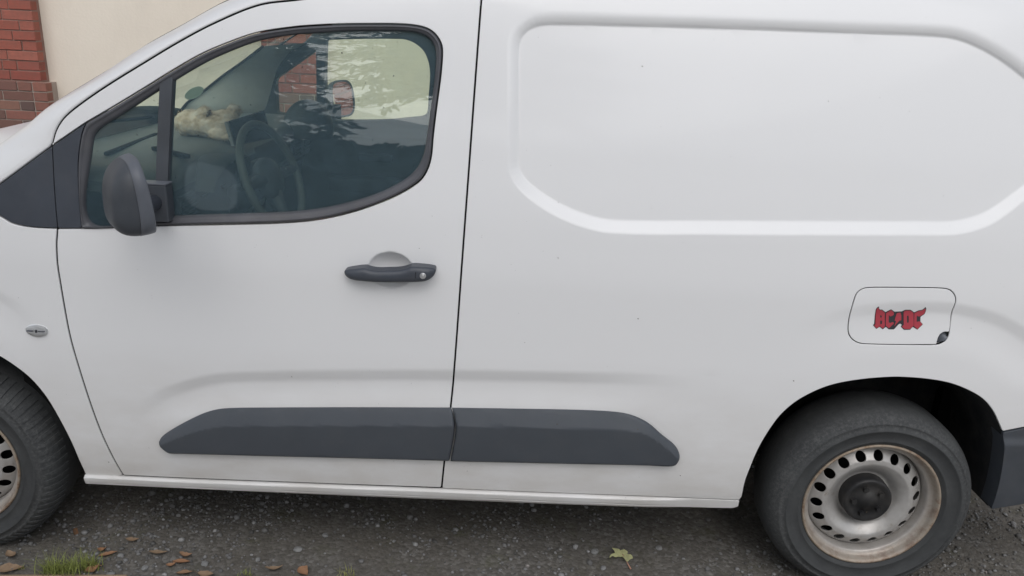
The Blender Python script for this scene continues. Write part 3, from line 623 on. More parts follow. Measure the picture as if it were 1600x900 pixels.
    WP = resample(winp, .006, True); GD = resample(GLASS, .0015, True)
    d2 = ((WP[:, None]-GD[None])**2).sum(-1); NG = GD[d2.argmin(1)]
    for _ in range(10): NG = (np.roll(NG, 1, 0)+2*NG+np.roll(NG, -1, 0))/4
    rows = []
    for t, dy in ((0, .016), (0, .0015), (.03, .000), (.10, -.0035), (.22, -.0055), (.34, -.0050), (.42, -.0018), (.50, -.0008), (.70, .0008), (.85, .0035), (.97, .008), (1.0, .014), (1.04, .016)):
        P = WP+(NG-WP)*t; yy = S(WP)*(1-t)+S(NG)*t
        rows.append(np.stack([P[:, 0], yy+dy, P[:, 1]], -1).tolist())
    seal = grid_obj('window_seal', rows, MAT['rubber'], door, close=True)
    dl, dr = C['divL'], C['divR']
    ext = lambda a, t: a[0]+(a[1]-a[0])*t
    def pane(name, poly):
        poly = resample(poly, .01, True); o = panel(name, poly, [], MAT['glass'], door, fn=lambda Q: S(Q)+.013, lip=.004, rnd=.0006, fine=.02, coarse=.04)
        me = o.data; nv = len(me.vertices)                # inner face of the pane
        bm = bmesh.new(); bm.from_mesh(me); bm.free()
        panel('pane_inner_face', offset(poly, -.0008), [], MAT['glass'], o, fn=lambda Q: S(Q)+.0172, lip=.0002, rnd=.0001, fine=.02, coarse=.04)
        return o
    gl = offset(GLASS, .004); mid = lambda t: (ext(dl, t)+ext(dr, t))/2
    xdiv = lambda z: np.interp(z, [mid(1.6)[1], mid(-.3)[1]], [mid(1.6)[0], mid(-.3)[0]])
    q = np.asarray(gl); fr = q[q[:, 0] < xdiv(q[:, 1])-.004]; bk = q[q[:, 0] > xdiv(q[:, 1])+.004]
    def closed_from(pts):                                 # order points of one side as a ring
        i = np.where(np.linalg.norm(np.diff(np.vstack([pts, pts[:1]]), axis=0), axis=1) > .05)[0]
        return np.roll(pts, -(i[0]+1), 0) if len(i) else pts
    pane('quarter_glass', closed_from(fr)); pane('door_glass', closed_from(bk))
    bar = np.array([ext(dl, .0), ext(dr, -.03), ext(dr, 1.36), ext(dl, 1.36)])
    panel('window_divider', resample(bar, .01, True), [], MAT['trim'], door, fn=lambda Q: S(Q)-.002, lip=.025, rnd=.0015, fine=.012)
    # handle, its lock and seam
    hp = crom(C['handle'], .004, True)
    def fh(Q):
        Q = np.atleast_2d(Q); d = seg_dist(Q, hp); zc = .99+.0*Q[:, 0]
        return S0(Q)-.030-.012*np.sqrt(np.clip(1-(1-np.clip(d/.016, 0, 1))**2, 0, 1))+.008*sm((np.abs(Q[:, 0]+1.447)-.08)/.05)
    h = panel('door_handle', hp, [], MAT['gloss'], door, fn=fh, rnd=.002, fine=.004, coarse=.008, thr=.5, back=lambda r: S0(r)+.001)
    def disc(name, c, r, mat, par, yf, n=24, depth=.004):
        prof = [(1e-4, 0), (r*.35, 0), (r*.4, .0006), (r*.8, 0), (r, .0012), (r, depth)]
        o = lathe(name, prof, n, mat, par); o.location = (c[0], yf, c[1]); return o
    k = C['key'][0]; disc('lock_cylinder', k, .0085, MAT['silver'], h, float(fh(k)[0])-.0015)
    s0, s1 = C['hseam']; bm = bmesh.new(); ys = float(fh(np.array([(s0[0], .993)]))[0])
    tube(bm, [(s0[0]*1.0, ys+.010, s0[1]-.002), (s0[0]-.0005, ys-.0002, .9985), (s1[0], ys-.0002, .985), (s1[0], ys+.010, s1[1]+.002)], .0008, 6)
    bmobj('handle_seam', bm, MAT['dark'], h, True)
    # side mouldings
    MC = crom(C['mcrease'], .02)
    def mould(key, par):
        P = crom(C[key], .007, True)
        if key == 'mold1': P = cat(crom(C[key][:10], .007), crom(C[key][9:14], .007), crom(np.vstack([C[key][13:], C[key][:1]]), .007))
        else: P = cat(crom(C[key][:13], .007), line(C[key][12], C[key][13]), crom(np.vstack([C[key][13:], C[key][:1]]), .007))
        P = resample(P, .007, True)
        def f(Q):
            Q = np.atleast_2d(Q); d = seg_dist(Q, P); hgt = Q[:, 1]-np.interp(Q[:, 0], MC[:, 0], MC[:, 1])
            pr = .026-.022*np.clip(hgt/.045, 0, 1)-.006*np.clip(-hgt/.12, 0, 1)
            return S0(Q)-pr*np.sqrt(np.clip(1-(1-np.clip((d+.0012)/.0075, 0, 1))**2, 0.05, 1))
        return panel('side_moulding', P, [], MAT['mould'], par, fn=f, rnd=.001, fine=.006, coarse=.012, thr=.03, back=lambda r: S0(r)+.003)
    mould('mold1', door); mould('mold2', VAN)
    # side repeater
    c = C['indicator'][0]; rx = (C['indicator'][2][0]-C['indicator'][1][0])/2; rz = (C['indicator'][3][1]-C['indicator'][4][1])/2
    th = np.linspace(0, 2*np.pi, 60, endpoint=False); rot = .065
    el = lambda a, b: np.stack([c[0]+a*np.cos(th)*math.cos(rot)-b*np.sin(th)*math.sin(rot), c[1]+a*np.cos(th)*math.sin(rot)+b*np.sin(th)*math.cos(rot)], -1)
    fi = lambda k, d0: (lambda Q: S0(Q)-d0-k*np.clip(1-((np.atleast_2d(Q)[:, 0]-c[0])/rx)**2-((np.atleast_2d(Q)[:, 1]-c[1])/rz)**2, 0, 1)**.6)
    ind = panel('side_indicator', el(rx, rz), [], MAT['chrome'], VAN, fn=fi(.004, .001), lip=.004, rnd=.0005, fine=.003, coarse=.006)
    bm = bmesh.new(); yy = float(S0(c[None])[0])
    box(bm, (c[0]-.001, yy-.009, c[1]-.004), (c[0]+.004, yy-.003, c[1]+.004), .001); bmobj('bulb', bm, MAT['gloss'], ind)
    bm = bmesh.new()
    for s in (-1, 1): box(bm, (c[0]+s*.016-.009, yy-.0085, c[1]-.0014), (c[0]+s*.016+.009, yy-.003, c[1]+.0014), .0006)
    bmobj('reflector', bm, MAT['band'], ind)
    panel('lens', el(rx*.97, rz*.95), [], MAT['clear'], ind, fn=fi(.009, .002), lip=.001, rnd=.0005, fine=.003, coarse=.006)
    # rear bumper
    bp = cat(line(C['bumptop'][0], C['bumptop'][1], (.62, .615), (.74, .62)), line((.74, .62), (.75, .36)), line((.75, .36), (.60, .345), C['bumpbot'][1], C['bumpbot'][0]), crom(np.array([C['bumpbot'][0], (.352, .40), (.338, .50), C['bumptop'][0]]), .01))
    panel('rear_bumper', offset(resample(bp, .008, True), -.001), [], MAT['trim'], VAN, fn=lambda Q: S0(Q)-.004-.010*sm((.57-np.atleast_2d(Q)[:, 1])/.03), lip=.06)
    return door
DOOR = build_side()

# ---- roof rail strip, windscreen, roof, bonnet, ends
def S1(x, z): return float(S(np.array([[x, z]]))[0])
SILH = crom(np.vstack([[(-2.80, 1.10), (-2.62, 1.20)], C['sil'], [(-1.60, 1.745), (-1.35, 1.785), (-1.236, 1.797)]]), .012)
def build_shell():
    ga = resample(np.vstack([[(-2.56, 1.124), (-2.497, 1.171), (-2.425, 1.2235)], GAPL]), .012)
    ga = offset_open(ga, .0026)
    n = 150
    a = resample(ga, 1.0*np.linalg.norm(np.diff(ga, axis=0), axis=1).sum()/n)[:n]; b = resample(SILH, np.linalg.norm(np.diff(SILH, axis=0), axis=1).sum()/n)[:n]
    ya = S(a); yb = S(b)
    rows = [[(a[i, 0], ya[i]+.02, a[i, 1]) for i in range(n)], [(a[i, 0], ya[i]+.0015, a[i, 1]) for i in range(n)]]
    for t in (.04, .15, .3, .45, .6, .75, .88, 1.0):
        k = .05*t**2.2
        rows.append([(a[i, 0]+(b[i, 0]-a[i, 0])*t, float(S1(a[i, 0]+(b[i, 0]-a[i, 0])*t, a[i, 1]+(b[i, 1]-a[i, 1])*t))+k, a[i, 1]+(b[i, 1]-a[i, 1])*t) for i in range(n)])
    for dy, up in ((.03, .010), (.07, .014), (.12, .016)):
        rows.append([(b[i, 0]-up*.6, yb[i]+.05+dy, b[i, 1]+up*.8) for i in range(n)])
    grid_obj('roof_pillar', [r[::-1] for r in rows], MAT['paint'], VAN)
    # windscreen and roof skin: from the near rail over to the far one
    def across(p, yedge, m, bulge, rise):
        out = []
        for j in range(m+1):
            t = j/m; c = 4*t*(1-t); y = yedge+(WID-2*yedge)*t
            out.append((p[0]-bulge*c, y, p[1]+rise*c))
        return out
    ws = [i for i in range(len(b)) if -2.66 < b[i, 0] < -1.90]
    rows = [across((b[i, 0]-.010, b[i, 1]+.012), yb[i]+.165, 24, .16*min(1, max(.15, (1.72-b[i, 1])/.45)), .02) for i in ws]
    grid_obj('windscreen', rows, MAT['glass2'], VAN)
    wf = [[((q[0]-.001), q[1]+s, q[2]+.0015) for q, s in ((r[0], -.05), (r[0], -.02), (r[0], .012))] for r in rows]
    grid_obj('windscreen_frit', wf, MAT['dark'], VAN)
    wf = [[((q[0]-.001), WID-q[1]-s, q[2]+.0015) for q, s in ((r[0], -.05), (r[0], -.02), (r[0], .012))] for r in rows]
    grid_obj('windscreen_frit', wf, MAT['dark'], VAN)
    rf = [i for i in range(len(b)) if b[i, 0] >= -1.93]
    rr = [across((b[i, 0]-.006, b[i, 1]+.012), yb[i]+.15, 24, .10*min(1, max(0, (-1.25-b[i, 0])/.6)), .045) for i in rf]
    for x, z in ((-1.0, 1.800), (-.5, 1.80), (0, 1.795), (.4, 1.795), (.635, 1.792)):
        rr.append(across((x, z-.003-.03*max(0, (x-.2)/.42)*0), S1(x, min(z, 1.79))+.085, 24, 0, .048))
    grid_obj('roof', rr, MAT['paint'], VAN)
    # shoulder between the cargo side and the roof
    xs = np.linspace(-1.236, .632, 40)
    rows = []
    for t, dz in ((0, 0), (.3, .010), (.6, .017), (1, .022)):
        rows.append([(x, S1(x, 1.785)+.12*t, 1.785+dz-.0015) for x in xs])
    grid_obj('roof_edge', rows, MAT['paint'], VAN)
    # bonnet and nose
    rows = []
    for x, ze, rise, yi in ((-3.62, .60, .02, .30), (-3.60, .80, .04, .26), (-3.52, .93, .06, .20), (-3.2, 1.012, .10, .10), (-2.9, 1.067, .13, .035), (-2.75, 1.092, .145, .022), (-2.62, 1.102, .150, .020), (-2.56, 1.125, .14, .022)):
        r = []
        for j in range(33):
            t = j/32; c = 1-abs(2*t-1)**2.6; y = yi+(WID-2*yi)*t; r.append((x-.10*(1-abs(2*t-1)**2)*(1 if x < -2.7 else 1), y, ze+rise*c))
        rows.append(r)
    grid_obj('bonnet', rows, MAT['paint'], VAN)
    rows = []
    for x, z in ((-3.63, .605), (-3.68, .5), (-3.66, .3), (-3.55, .22)):
        rows.append([(x+.20*abs(2*j/24-1)**3, .07+(WID-.14)*j/24, z) for j in range(25)])
    grid_obj('front_bumper', rows, MAT['trim'], VAN)
    rx_ = lambda z: float(np.interp(z, [.34, .62, 1.0, 1.4, 1.72, 1.80], [.735, .705, .713, .698, .655, .632]))
    rows = [[(rx_(z)-.004+.03*(1-abs(2*j/12-1)**4), .003+S1(rx_(z), min(z, 1.79))+(WID-.006-2*S1(rx_(z), min(z, 1.79)))*j/12, z) for j in range(13)] for z in (.34, .62, .8, 1.0, 1.2, 1.4, 1.6, 1.72, 1.80)]
    grid_obj('rear_door', rows, MAT['paint'], VAN)
def offset_open(P, d):
    t = np.gradient(P, axis=0); t /= np.linalg.norm(t, axis=1)[:, None]
    return P+np.stack([-t[:, 1], t[:, 0]], -1)*d
build_shell()

# ---- far side: the same pressings mirrored (only what the windows and the wheel gaps let through)
def mirror_far(o, par):
    c = o.copy(); COL.objects.link(c); c.parent = par; return c
def build_far():
    far = empty('far_side'); far.parent = VAN; far.scale = (1, -1, 1); far.location = (0, WID, 0)
    return far

# ---- wheels
def build_wheel(name, x, ysign, full=True):
    cd = .0; w = empty(name, (x, 0.0 if ysign > 0 else WID, .305)); w.parent = VAN
    if ysign < 0: w.rotation_euler = (0, 0, math.pi)
    n = 144
    prof = [(.196, .050), (.204, .036), (.211, .029), (.218, .0255), (.2195, .0228), (.224, .0222), (.2255, .0235), (.240, .017), (.2575, .0146), (.2585, .0128), (.2625, .0128), (.2635, .0150), (.272, .0165), (.2785, .0190), (.2795, .0178), (.283, .0205), (.292, .028), (.300, .037), (.3075, .050), (.313, .066), (.3165, .085), (.3175, .125), (.3165, .165), (.310, .19), (.297, .21), (.27, .224), (.22, .22), (.20, .20)]
    rows = [[(r*math.cos(2*math.pi*k/n), y, max(r*math.sin(2*math.pi*k/n), -.3045)) for k in range(n)] for r, y in prof]
    ty = grid_obj('tyre', rows, MAT['tyre'], w, close=True)
    bm = bmesh.new()                                      # shoulder lugs of the tread
    N = 78; lh = 1.0 if full else .10
    for k in range(N):
        a = 2*math.pi*k/N+.004*math.sin(k*7)
        if a % (2*math.pi) > math.radians(225) and a % (2*math.pi) < math.radians(315) and False: continue
        loop = [(.2785, .0175), (.2915, .0255), (.3005, .0355), (.3085, .0495), (.3150, .068), (.3190, .095)]
        wd = .0085
        lft = []; rgt = []
        for i, (r, y) in enumerate(loop):
            rr = r+.0015*lh*min(1, i/1.5); yy = y-.0015*lh*min(1, i/1.5); da = (wd/r)*(0.55+.45*min(1, i/2))/1.0; sk = .010*i/5/r
            for s, L in ((-1, lft), (1, rgt)):
                aa = a+s*da/2*1.35+sk; z = rr*math.sin(aa); z = max(z, -.3047); L.append(bm.verts.new((rr*math.cos(aa), yy, z)))
        lb = []; rb = []
        for i, (r, y) in enumerate(loop):
            da = (wd/r)*(0.55+.45*min(1, i/2)); sk = .010*i/5/r
            for s, L in ((-1, lb), (1, rb)):
                aa = a+s*da/2*1.6+sk; L.append(bm.verts.new(((r-.003)*math.cos(aa), y+.002, max((r-.003)*math.sin(aa), -.303))))
        for i in range(5):
            bm.faces.new((lft[i], lft[i+1], rgt[i+1], rgt[i])); bm.faces.new((lb[i], lb[i+1], lft[i+1], lft[i])); bm.faces.new((rgt[i], rgt[i+1], rb[i+1], rb[i]))
        bm.faces.new((lft[0], rgt[0], rb[0], lb[0]))
    bmesh.ops.recalc_face_normals(bm, faces=bm.faces)
    if full: tr = bmobj('tread', bm, MAT['tyre'], ty); tr['kind'] = 'stuff'
    else: bm.free()
    prof = [(.196, .062), (.203, .052), (.2065, .038), (.2085, .031), (.2070, .0275), (.2035, .0268), (.2000, .029), (.1970, .037), (.1945, .047), (.1900, .0535), (.1840, .0545), (.1805, .058), (.1790, .066), (.1770, .082), (.1740, .098), (.168, .11)]
    rim = lathe('rim', prof, 120, MAT['wheel'], w)
    # disc with 18 round holes
    def dy(Q):
        r = np.hypot(*np.atleast_2d(Q).T); return np.interp(r, [0, .074, .080, .088, .098, .112, .126, .138, .151, .162, .170, .175], [.086, .086, .0855, .080, .0725, .0655, .0605, .0585, .0625, .0665, .072, .080])
    rs = np.linspace(0, 2*np.pi, 120, endpoint=False); outer = np.stack([.1748*np.cos(rs), .1748*np.sin(rs)], -1)
    hs = []
    for k in range(18):
        a = 2*math.pi*(k+.35)/18; t = np.linspace(0, 2*np.pi, 20, endpoint=False); c = .1515
        hs.append(np.stack([c*math.cos(a)+.0148*np.cos(t)*math.cos(a)-.0148*np.sin(t)*math.sin(a), c*math.sin(a)+.0148*np.cos(t)*math.sin(a)+.0148*np.sin(t)*math.cos(a)], -1))
    R2, A2 = np.meshgrid(np.arange(.01, .172, .006), np.linspace(0, 2*np.pi, 120, endpoint=False))
    def fdisc(Q):
        r = np.hypot(*np.atleast_2d(Q).T); X = [.0, .074, .080, .090, .102, .116, .128, .137, .151, .162, .170, .176]; Y = [.096, .096, .095, .085, .072, .061, .0555, .0555, .064, .072, .080, .090]
        return pchip(r, X, Y)
    panel('wheel_disc', outer, hs, MAT['wheel'], w, fn=fdisc, lip=.004, rnd=.0010, fine=.005, coarse=.010, thr=.02)
    drum = lathe('brake_drum', [(.001, .13), (.12, .13), (.165, .125), (.168, .2), (.17, .24)], 48, MAT['dark'], w)
    cap = lathe('hub_cap', [(1e-4, .046), (.012, .046), (.016, .0485), (.026, .050), (.030, .054), (.048, .0565), (.055, .055), (.064, .052), (.069, .052), (.0725, .055), (.0737, .066), (.074, .095)], 60, MAT['hub'], w)
    for k in range(5):
        a = 2*math.pi*k/5+.65; bm = bmesh.new()
        bmesh.ops.create_cone(bm, cap_ends=True, segments=6, radius1=.0095, radius2=.0085, depth=.014)
        bmesh.ops.rotate(bm, verts=bm.verts, cent=(0, 0, 0), matrix=Matrix.Rotation(math.radians(90), 3, 'X'))
        bmesh.ops.translate(bm, verts=bm.verts, vec=(.044*math.cos(a), .052, .044*math.sin(a)))
        bmobj('wheel_bolt', bm, MAT['hub'], w)
    return w
def copy_tree(o, parent):
    c = o.copy(); COL.objects.link(c); c.parent = parent
    for ch in list(o.children): copy_tree(ch, c)
    return c
W1 = build_wheel('rear_wheel', 0.0, 1, False)
W2 = build_wheel('front_wheel', -2.785, 1, True)
for src, nm, x in ((W1, 'rear_wheel', 0.0), (W2, 'front_wheel', -2.785)):
    c = copy_tree(src, VAN); c.name = nm; c.location = (x, WID, .305); c.rotation_euler = (0, 0, math.pi)

def build_under():
    # arch liners
    for P, nm in ((np.vstack([RARCH, crom(np.array([RARCH[-1], (.338, .50), (.352, .40), C['bumpbot'][0]]), .012)[1:]]), 'arch_liner'), (FARCH, 'arch_liner')):
        P = resample(P, .02); cen = np.array([P[:, 0].mean(), .305]); Q = P+(P-cen)*.004
        rows = [[(q[0], S1(q[0], q[1])+.006 if k == 0 else yy, q[1]) for q in (Q if k < 3 else cen+(Q-cen)*.93)] for k, yy in enumerate((.0, .10, .30, .34))]
        grid_obj(nm, rows, MAT['liner'], VAN)
        rows = [[(q[0], .34, q[1]) for q in cen+(Q-cen)*s] for s in (.93, .5, .05)]
        grid_obj('inner_arch', rows, MAT['liner'], VAN)
    boxobj('load_floor', (-.47, .40, .565), (.66, WID-.40, .60), MAT['dark'], VAN)
    boxobj('underbody', (-2.28, .10, .30), (-.42, WID-.10, .36), MAT['dark'], VAN)
    boxobj('underbody', (-3.45, .36, .28), (.62, WID-.36, .34), MAT['dark'], VAN)
    boxobj('scuttle', (-2.86, .085, .98), (-2.47, WID-.085, 1.112), MAT['liner'], VAN)
    boxobj('load_floor', (-1.20, .12, .56), (-.47, WID-.12, .60), MAT['dark'], VAN)
    boxobj('spare_carrier', (.30, .30, .30), (.64, WID-.3, .58), MAT['dark'], VAN)
    # dark cavity behind the shut lines
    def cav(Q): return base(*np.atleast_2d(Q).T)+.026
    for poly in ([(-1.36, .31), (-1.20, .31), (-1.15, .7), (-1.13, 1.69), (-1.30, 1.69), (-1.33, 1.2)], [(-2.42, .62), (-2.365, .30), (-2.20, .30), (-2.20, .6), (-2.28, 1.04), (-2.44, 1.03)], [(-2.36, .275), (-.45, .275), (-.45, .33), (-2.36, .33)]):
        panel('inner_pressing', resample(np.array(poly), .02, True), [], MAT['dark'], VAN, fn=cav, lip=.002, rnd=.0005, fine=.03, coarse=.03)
    # black strips that paint the shade into the shut lines
    def gap_shade(P, par, w=.004, dp=.0048):
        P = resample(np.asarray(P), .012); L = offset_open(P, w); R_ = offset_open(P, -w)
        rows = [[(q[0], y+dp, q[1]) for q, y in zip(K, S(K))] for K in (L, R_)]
        grid_obj('gap_shade', rows, MAT['dark'], par)
    gap_shade(FGAP, DOOR); gap_shade(RGAP[3:], DOOR); gap_shade(GAPL, DOOR); gap_shade(crom(C['doorbot'], .012), DOOR)
    gap_shade(np.vstack([crom(C['flap'], .005, True), C['flap'][:1]]), VAN, .0035, .0035)
    # far flank
    rows = []
    for z in (.27, .5, .75, .95, 1.08):
        rows.append([(x, WID-float(base(np.array([x]), np.array([z]))[0]), z) for x in np.linspace(-2.4, .7, 24)])
    grid_obj('far_flank', rows, MAT['paint'], VAN)
    rows = []
    for z in (1.08, 1.3, 1.5, 1.7, 1.79, 1.82):
        rows.append([(x, WID-float(base(np.array([x]), np.array([z]))[0])*(1 if z < 1.82 else .8), z) for x in np.linspace(-1.25, .7, 12)])
    grid_obj('far_flank', rows, MAT['paint'], VAN)
build_under()
# ================================================================ CAB INTERIOR
def build_cab():
    cab = VAN
    # far door lining with its two openings, the panes behind it
    PI_ = C['pillar_in'][:, [0, 2]]
    far = np.vstack([PI_, [(-2.06, 1.575), (-1.96, 1.62), (-1.80, 1.66), (-1.22, 1.69), (-1.20, .40), (-2.30, .40), (-2.36, .9), (-2.36, 1.14)]])
    hw = crom(C['farwin'][:, [0, 2]], .012, True); hq = resample(C['farquart'][:, [0, 2]], .012, True)
    fy = lambda Q: 1.70+.02*sm((1.18-np.atleast_2d(Q)[:, 1])/.1)*0-.045*sm((1.165-np.atleast_2d(Q)[:, 1])/.06)+.03*sm((np.atleast_2d(Q)[:, 1]-1.5)/.1)*0
    lin = panel('far_door_lining', resample(far, .014, True), [hw, hq], MAT['doortrim'], cab, fn=fy, lip=.05, rnd=.006, fine=.014, coarse=.028)
    for nm, b in (('far_door_glass', (-2.045, -1.50, 1.12, 1.60)), ('far_quarter_glass', (-2.30, -2.062, 1.12, 1.56))):
        boxobj(nm, (b[0], 1.762, b[2]), (b[1], 1.766, b[3]), MAT['glass2'], cab)
    boxobj('armrest', (-2.0, 1.60, .86), (-1.45, 1.68, .93), MAT['dashlow'], cab, .015)
    boxobj('door_pull', (-1.86, 1.635, 1.0), (-1.70, 1.66, 1.035), MAT['gloss'], cab, .008)
    # pale far pillar trim between the screen and the door
    a = resample(C['farws'], .02); b = resample(C['pillar_in'], .02); n = 30
    A = np.stack([np.interp(np.linspace(0, 1, n), np.linspace(0, 1, len(a)), a[:, i]) for i in range(3)], -1)
    A[:, 0] = np.linspace(A[0, 0]-.10, A[-1, 0]+.0, n)*.3+A[:, 0]*.7
    Bq = np.stack([np.interp(np.linspace(0, 1, n), np.linspace(0, 1, len(b)), b[:, i]) for i in range(3)], -1)
    A = np.stack([np.interp(np.linspace(0, 1, n), np.linspace(0, 1, len(a)), a[:, i]) for i in range(3)], -1)
    A[0] += (-.06, .03, -.06); Bq[:, 0] += .03; Bq[:, 1] += .035
    rows = []
    for t in np.linspace(0, 1, 10):
        R = A+(Bq-A)*t; R[:, 1] -= .05*math.sin(math.pi*t)*np.linspace(1, .6, n); rows.append(R.tolist())
    grid_obj('pillar_trim', [r[::-1] for r in rows], MAT['pillar'], cab)
    Cq = A+np.array([-.008, .02, .004]); grid_obj('screen_edge_seal', [(A+np.array([.003, -.004, -.003])).tolist(), (A+np.array([-.006, -.004, .004])).tolist(), Cq.tolist()], MAT['dark'], cab)
    # dashboard
    prof = [(-2.95, 1.06), (-2.80, 1.13), (-2.66, 1.172), (-2.50, 1.197), (-2.35, 1.207), (-2.22, 1.206), (-2.14, 1.198), (-2.10, 1.18), (-2.085, 1.15), (-2.09, 1.10), (-2.11, 1.04), (-2.13, .98), (-2.17, .80), (-2.24, .55), (-2.3, .40)]
    P = crom(np.array(prof), .02)
    ys = np.r_[.055, .08, .11, .15, np.linspace(.2, 1.62, 46), 1.66, 1.70]
    rows = []
    for y in ys:
        e = max(0, .16-y)/.10; e2 = max(0, y-1.60)/.1
        rows.append([(p[0]+.06*max(0, .4-y)*0, y, p[1]-.05*e**2-.03*e2**2+(.012*math.exp(-((y-.46)/.20)**2)*math.exp(-((p[0]+2.15)/.09)**2)) + .006*math.cos(y*9)*math.exp(-((p[0]+2.3)/.15)**2)) for p in P])
    dash = grid_obj('dashboard', rows, MAT['dash'], cab)
    k = np.array([p.vertices[0] for p in dash.data.polygons]); dash.data.materials.append(MAT['dashlow'])
    zc = np.array([dash.data.vertices[i].co.z for i in k]); xc = np.array([dash.data.vertices[i].co.x for i in k])
    dash.data.polygons.foreach_set('material_index', ((zc < 1.165) & (xc > -2.4)).astype(int).tolist())
    # rounded hump on the passenger end and a grille line across the top
    def dome(name, c, r, mat, par, n=28, m=12):
        rows = [[(c[0]+r[0]*math.cos(u)*math.cos(v), c[1]+r[1]*math.sin(u)*math.cos(v), c[2]+r[2]*math.sin(v)) for u in np.linspace(0, 2*math.pi, n, endpoint=False)] for v in np.linspace(-.3, math.pi/2-.02, m)]
        return grid_obj(name, rows, mat, par, close=True)
    dome('dashboard_hump', (-2.045, 1.47, 1.165), (.11, .10, .125), MAT['dashlow'], dash)
    def slab(name, lo, hi, mat, par, rz=0, bev=.004): return boxobj(name, lo, hi, mat, par, bev, Matrix.Rotation(rz, 3, 'Z'))
    slab('defroster_slot', (-2.40, .35, 1.203), (-2.385, .80, 1.2135), MAT['dark'], dash, .1, .002)
    slab('defroster_slot', (-2.205, .30, 1.208), (-2.185, .50, 1.220), MAT['dark'], dash, .9, .002)
    # instrument cowl
    rows = []
    for s, x in ((.92, -2.20), (1, -2.14), (1.03, -2.08), (1.0, -2.035), (.93, -2.03)):
        rows.append([(x+.02*math.sin(t), .47-.17*s*math.cos(t), 1.115+.085*s*math.sin(t)**.8) for t in np.linspace(.0, math.pi, 24)])
    grid_obj('instrument_cowl', rows, MAT['dashlow'], dash)
    for y in (.39, .55):
        bm = bmesh.new(); bmesh.ops.create_cone(bm, cap_ends=True, segments=24, radius1=.055, radius2=.055, depth=.01, matrix=Matrix.Translation((-2.10, y, 1.135)) @ Matrix.Rotation(math.pi/2, 4, 'Y'))
        bmobj('gauge', bm, MAT['screen'], dash)
    # touch screen on top of the dash
    bl, tl_ = Vector(C['scrL'][1]), Vector(C['scrL'][0]); br, tr = Vector(C['scrR'][1]), Vector(C['scrR'][0])
    nrm = (br-bl).cross(tl_-bl).normalized(); nrm = nrm if nrm.x > 0 else -nrm
    def quad(name, pts, d0, d1, mat, par):
        V = [p+nrm*d0 for p in pts]+[p+nrm*d1 for p in pts]; return pyobj(name, V, [(0, 1, 2, 3), (7, 6, 5, 4)]+[(i, i+4, (i+1) % 4+4, (i+1) % 4) for i in range(4)], mat, par, False)
    c = (bl+tl_+br+tr)/4; shr = lambda k: [c+(p-c)*k for p in (bl, br, tr, tl_)]
    scr = quad('touch_screen', shr(1.0), -.014, 0, MAT['gloss'], dash)
    quad('display', shr(.94), 0.0005, .0015, MAT['screen'], scr)
    e = (tl_-bl); w = (br-bl).normalized()*.009
    quad('silver_edge', [bl-w*1.0, bl-w*.1, tl_-w*.1, tl_-w*1.0], -.008, .004, MAT['silver'], scr)
    # centre air vents and switches on the dash face
    for i, y in enumerate((.70, .84, 1.38, 1.56, .22)):
        bm = bmesh.new(); box(bm, (-2.12, y-.055, 1.055), (-2.075, y+.055, 1.125), .006)
        v = bmobj('air_vent', bm, MAT['gloss'], dash)
        bm = bmesh.new()
        for k in range(4): box(bm, (-2.074, y-.047, 1.066+k*.014), (-2.070, y+.047, 1.071+k*.014))
        bmobj('vent_slat', bm, MAT['dashlow'], v)
    boxobj('climate_panel', (-2.13, .68, .93), (-2.085, .90, 1.02), MAT['gloss'], dash, .006)
    for y in (.72, .79, .86):
        bm = bmesh.new(); bmesh.ops.create_cone(bm, cap_ends=True, segments=20, radius1=.022, radius2=.02, depth=.03, matrix=Matrix.Translation((-2.08, y, .975)) @ Matrix.Rotation(math.pi/2, 4, 'Y'))
        bmobj('knob', bm, MAT['silver'], dash)
    boxobj('dash_trim_strip', (-2.12, .62, 1.035), (-2.088, 1.64, 1.052), MAT['band'], dash, .004)
    boxobj('glovebox_lid', (-2.17, 1.15, .78), (-2.115, 1.60, 1.0), MAT['dashlow'], dash, .01)
    # steering wheel
    sw = empty('steering_wheel', (-1.90, .46, 1.140)); sw.parent = cab; t = math.radians(20); sw.rotation_euler = (0, math.pi/2-t, math.radians(-8))
    bm = bmesh.new(); pts = [(.181*math.cos(a), .181*math.sin(a)) for a in np.linspace(0, 2*math.pi, 64, endpoint=False)]
    rows = [[((.172+.0125*math.cos(v))*math.cos(a), (.172+.0125*math.cos(v))*math.sin(a), .0125*math.sin(v)) for v in np.linspace(0, 2*math.pi, 12, endpoint=False)] for a in np.linspace(0, 2*math.pi, 65)]
    bm.free(); grid_obj('rim', rows, MAT['dash'], sw, close=True)
    bm = bmesh.new()
    for a in (math.pi/2, -math.pi/2, 0): tube(bm, [(.04*math.cos(a), .04*math.sin(a), -.02), (.11*math.cos(a), .11*math.sin(a), -.012), (.170*math.cos(a), .170*math.sin(a), 0)], (.03, .018, .012), 10)
    bmobj('spoke', bm, MAT['trim'], sw, True)
    rows = [[(r*math.cos(a)*1.0, r*math.sin(a)*1.15, z) for a in np.linspace(0, 2*math.pi, 32, endpoint=False)] for r, z in ((.001, .012), (.04, .010), (.062, .002), (.068, -.012), (.06, -.03))]
    grid_obj('airbag_cover', rows, MAT['trim'], sw, close=True)
    bm = bmesh.new(); box(bm, (-.010, .066, -.004), (.004, .105, .004), .002); bmobj('spoke_trim', bm, MAT['silver'], sw)
    bm = bmesh.new()
    tube(bm, [(-2.02, .46, 1.06), (-1.94, .46, 1.115)], (.045, .04), 16); bmobj('steering_column', bm, MAT['dashlow'], cab, True)
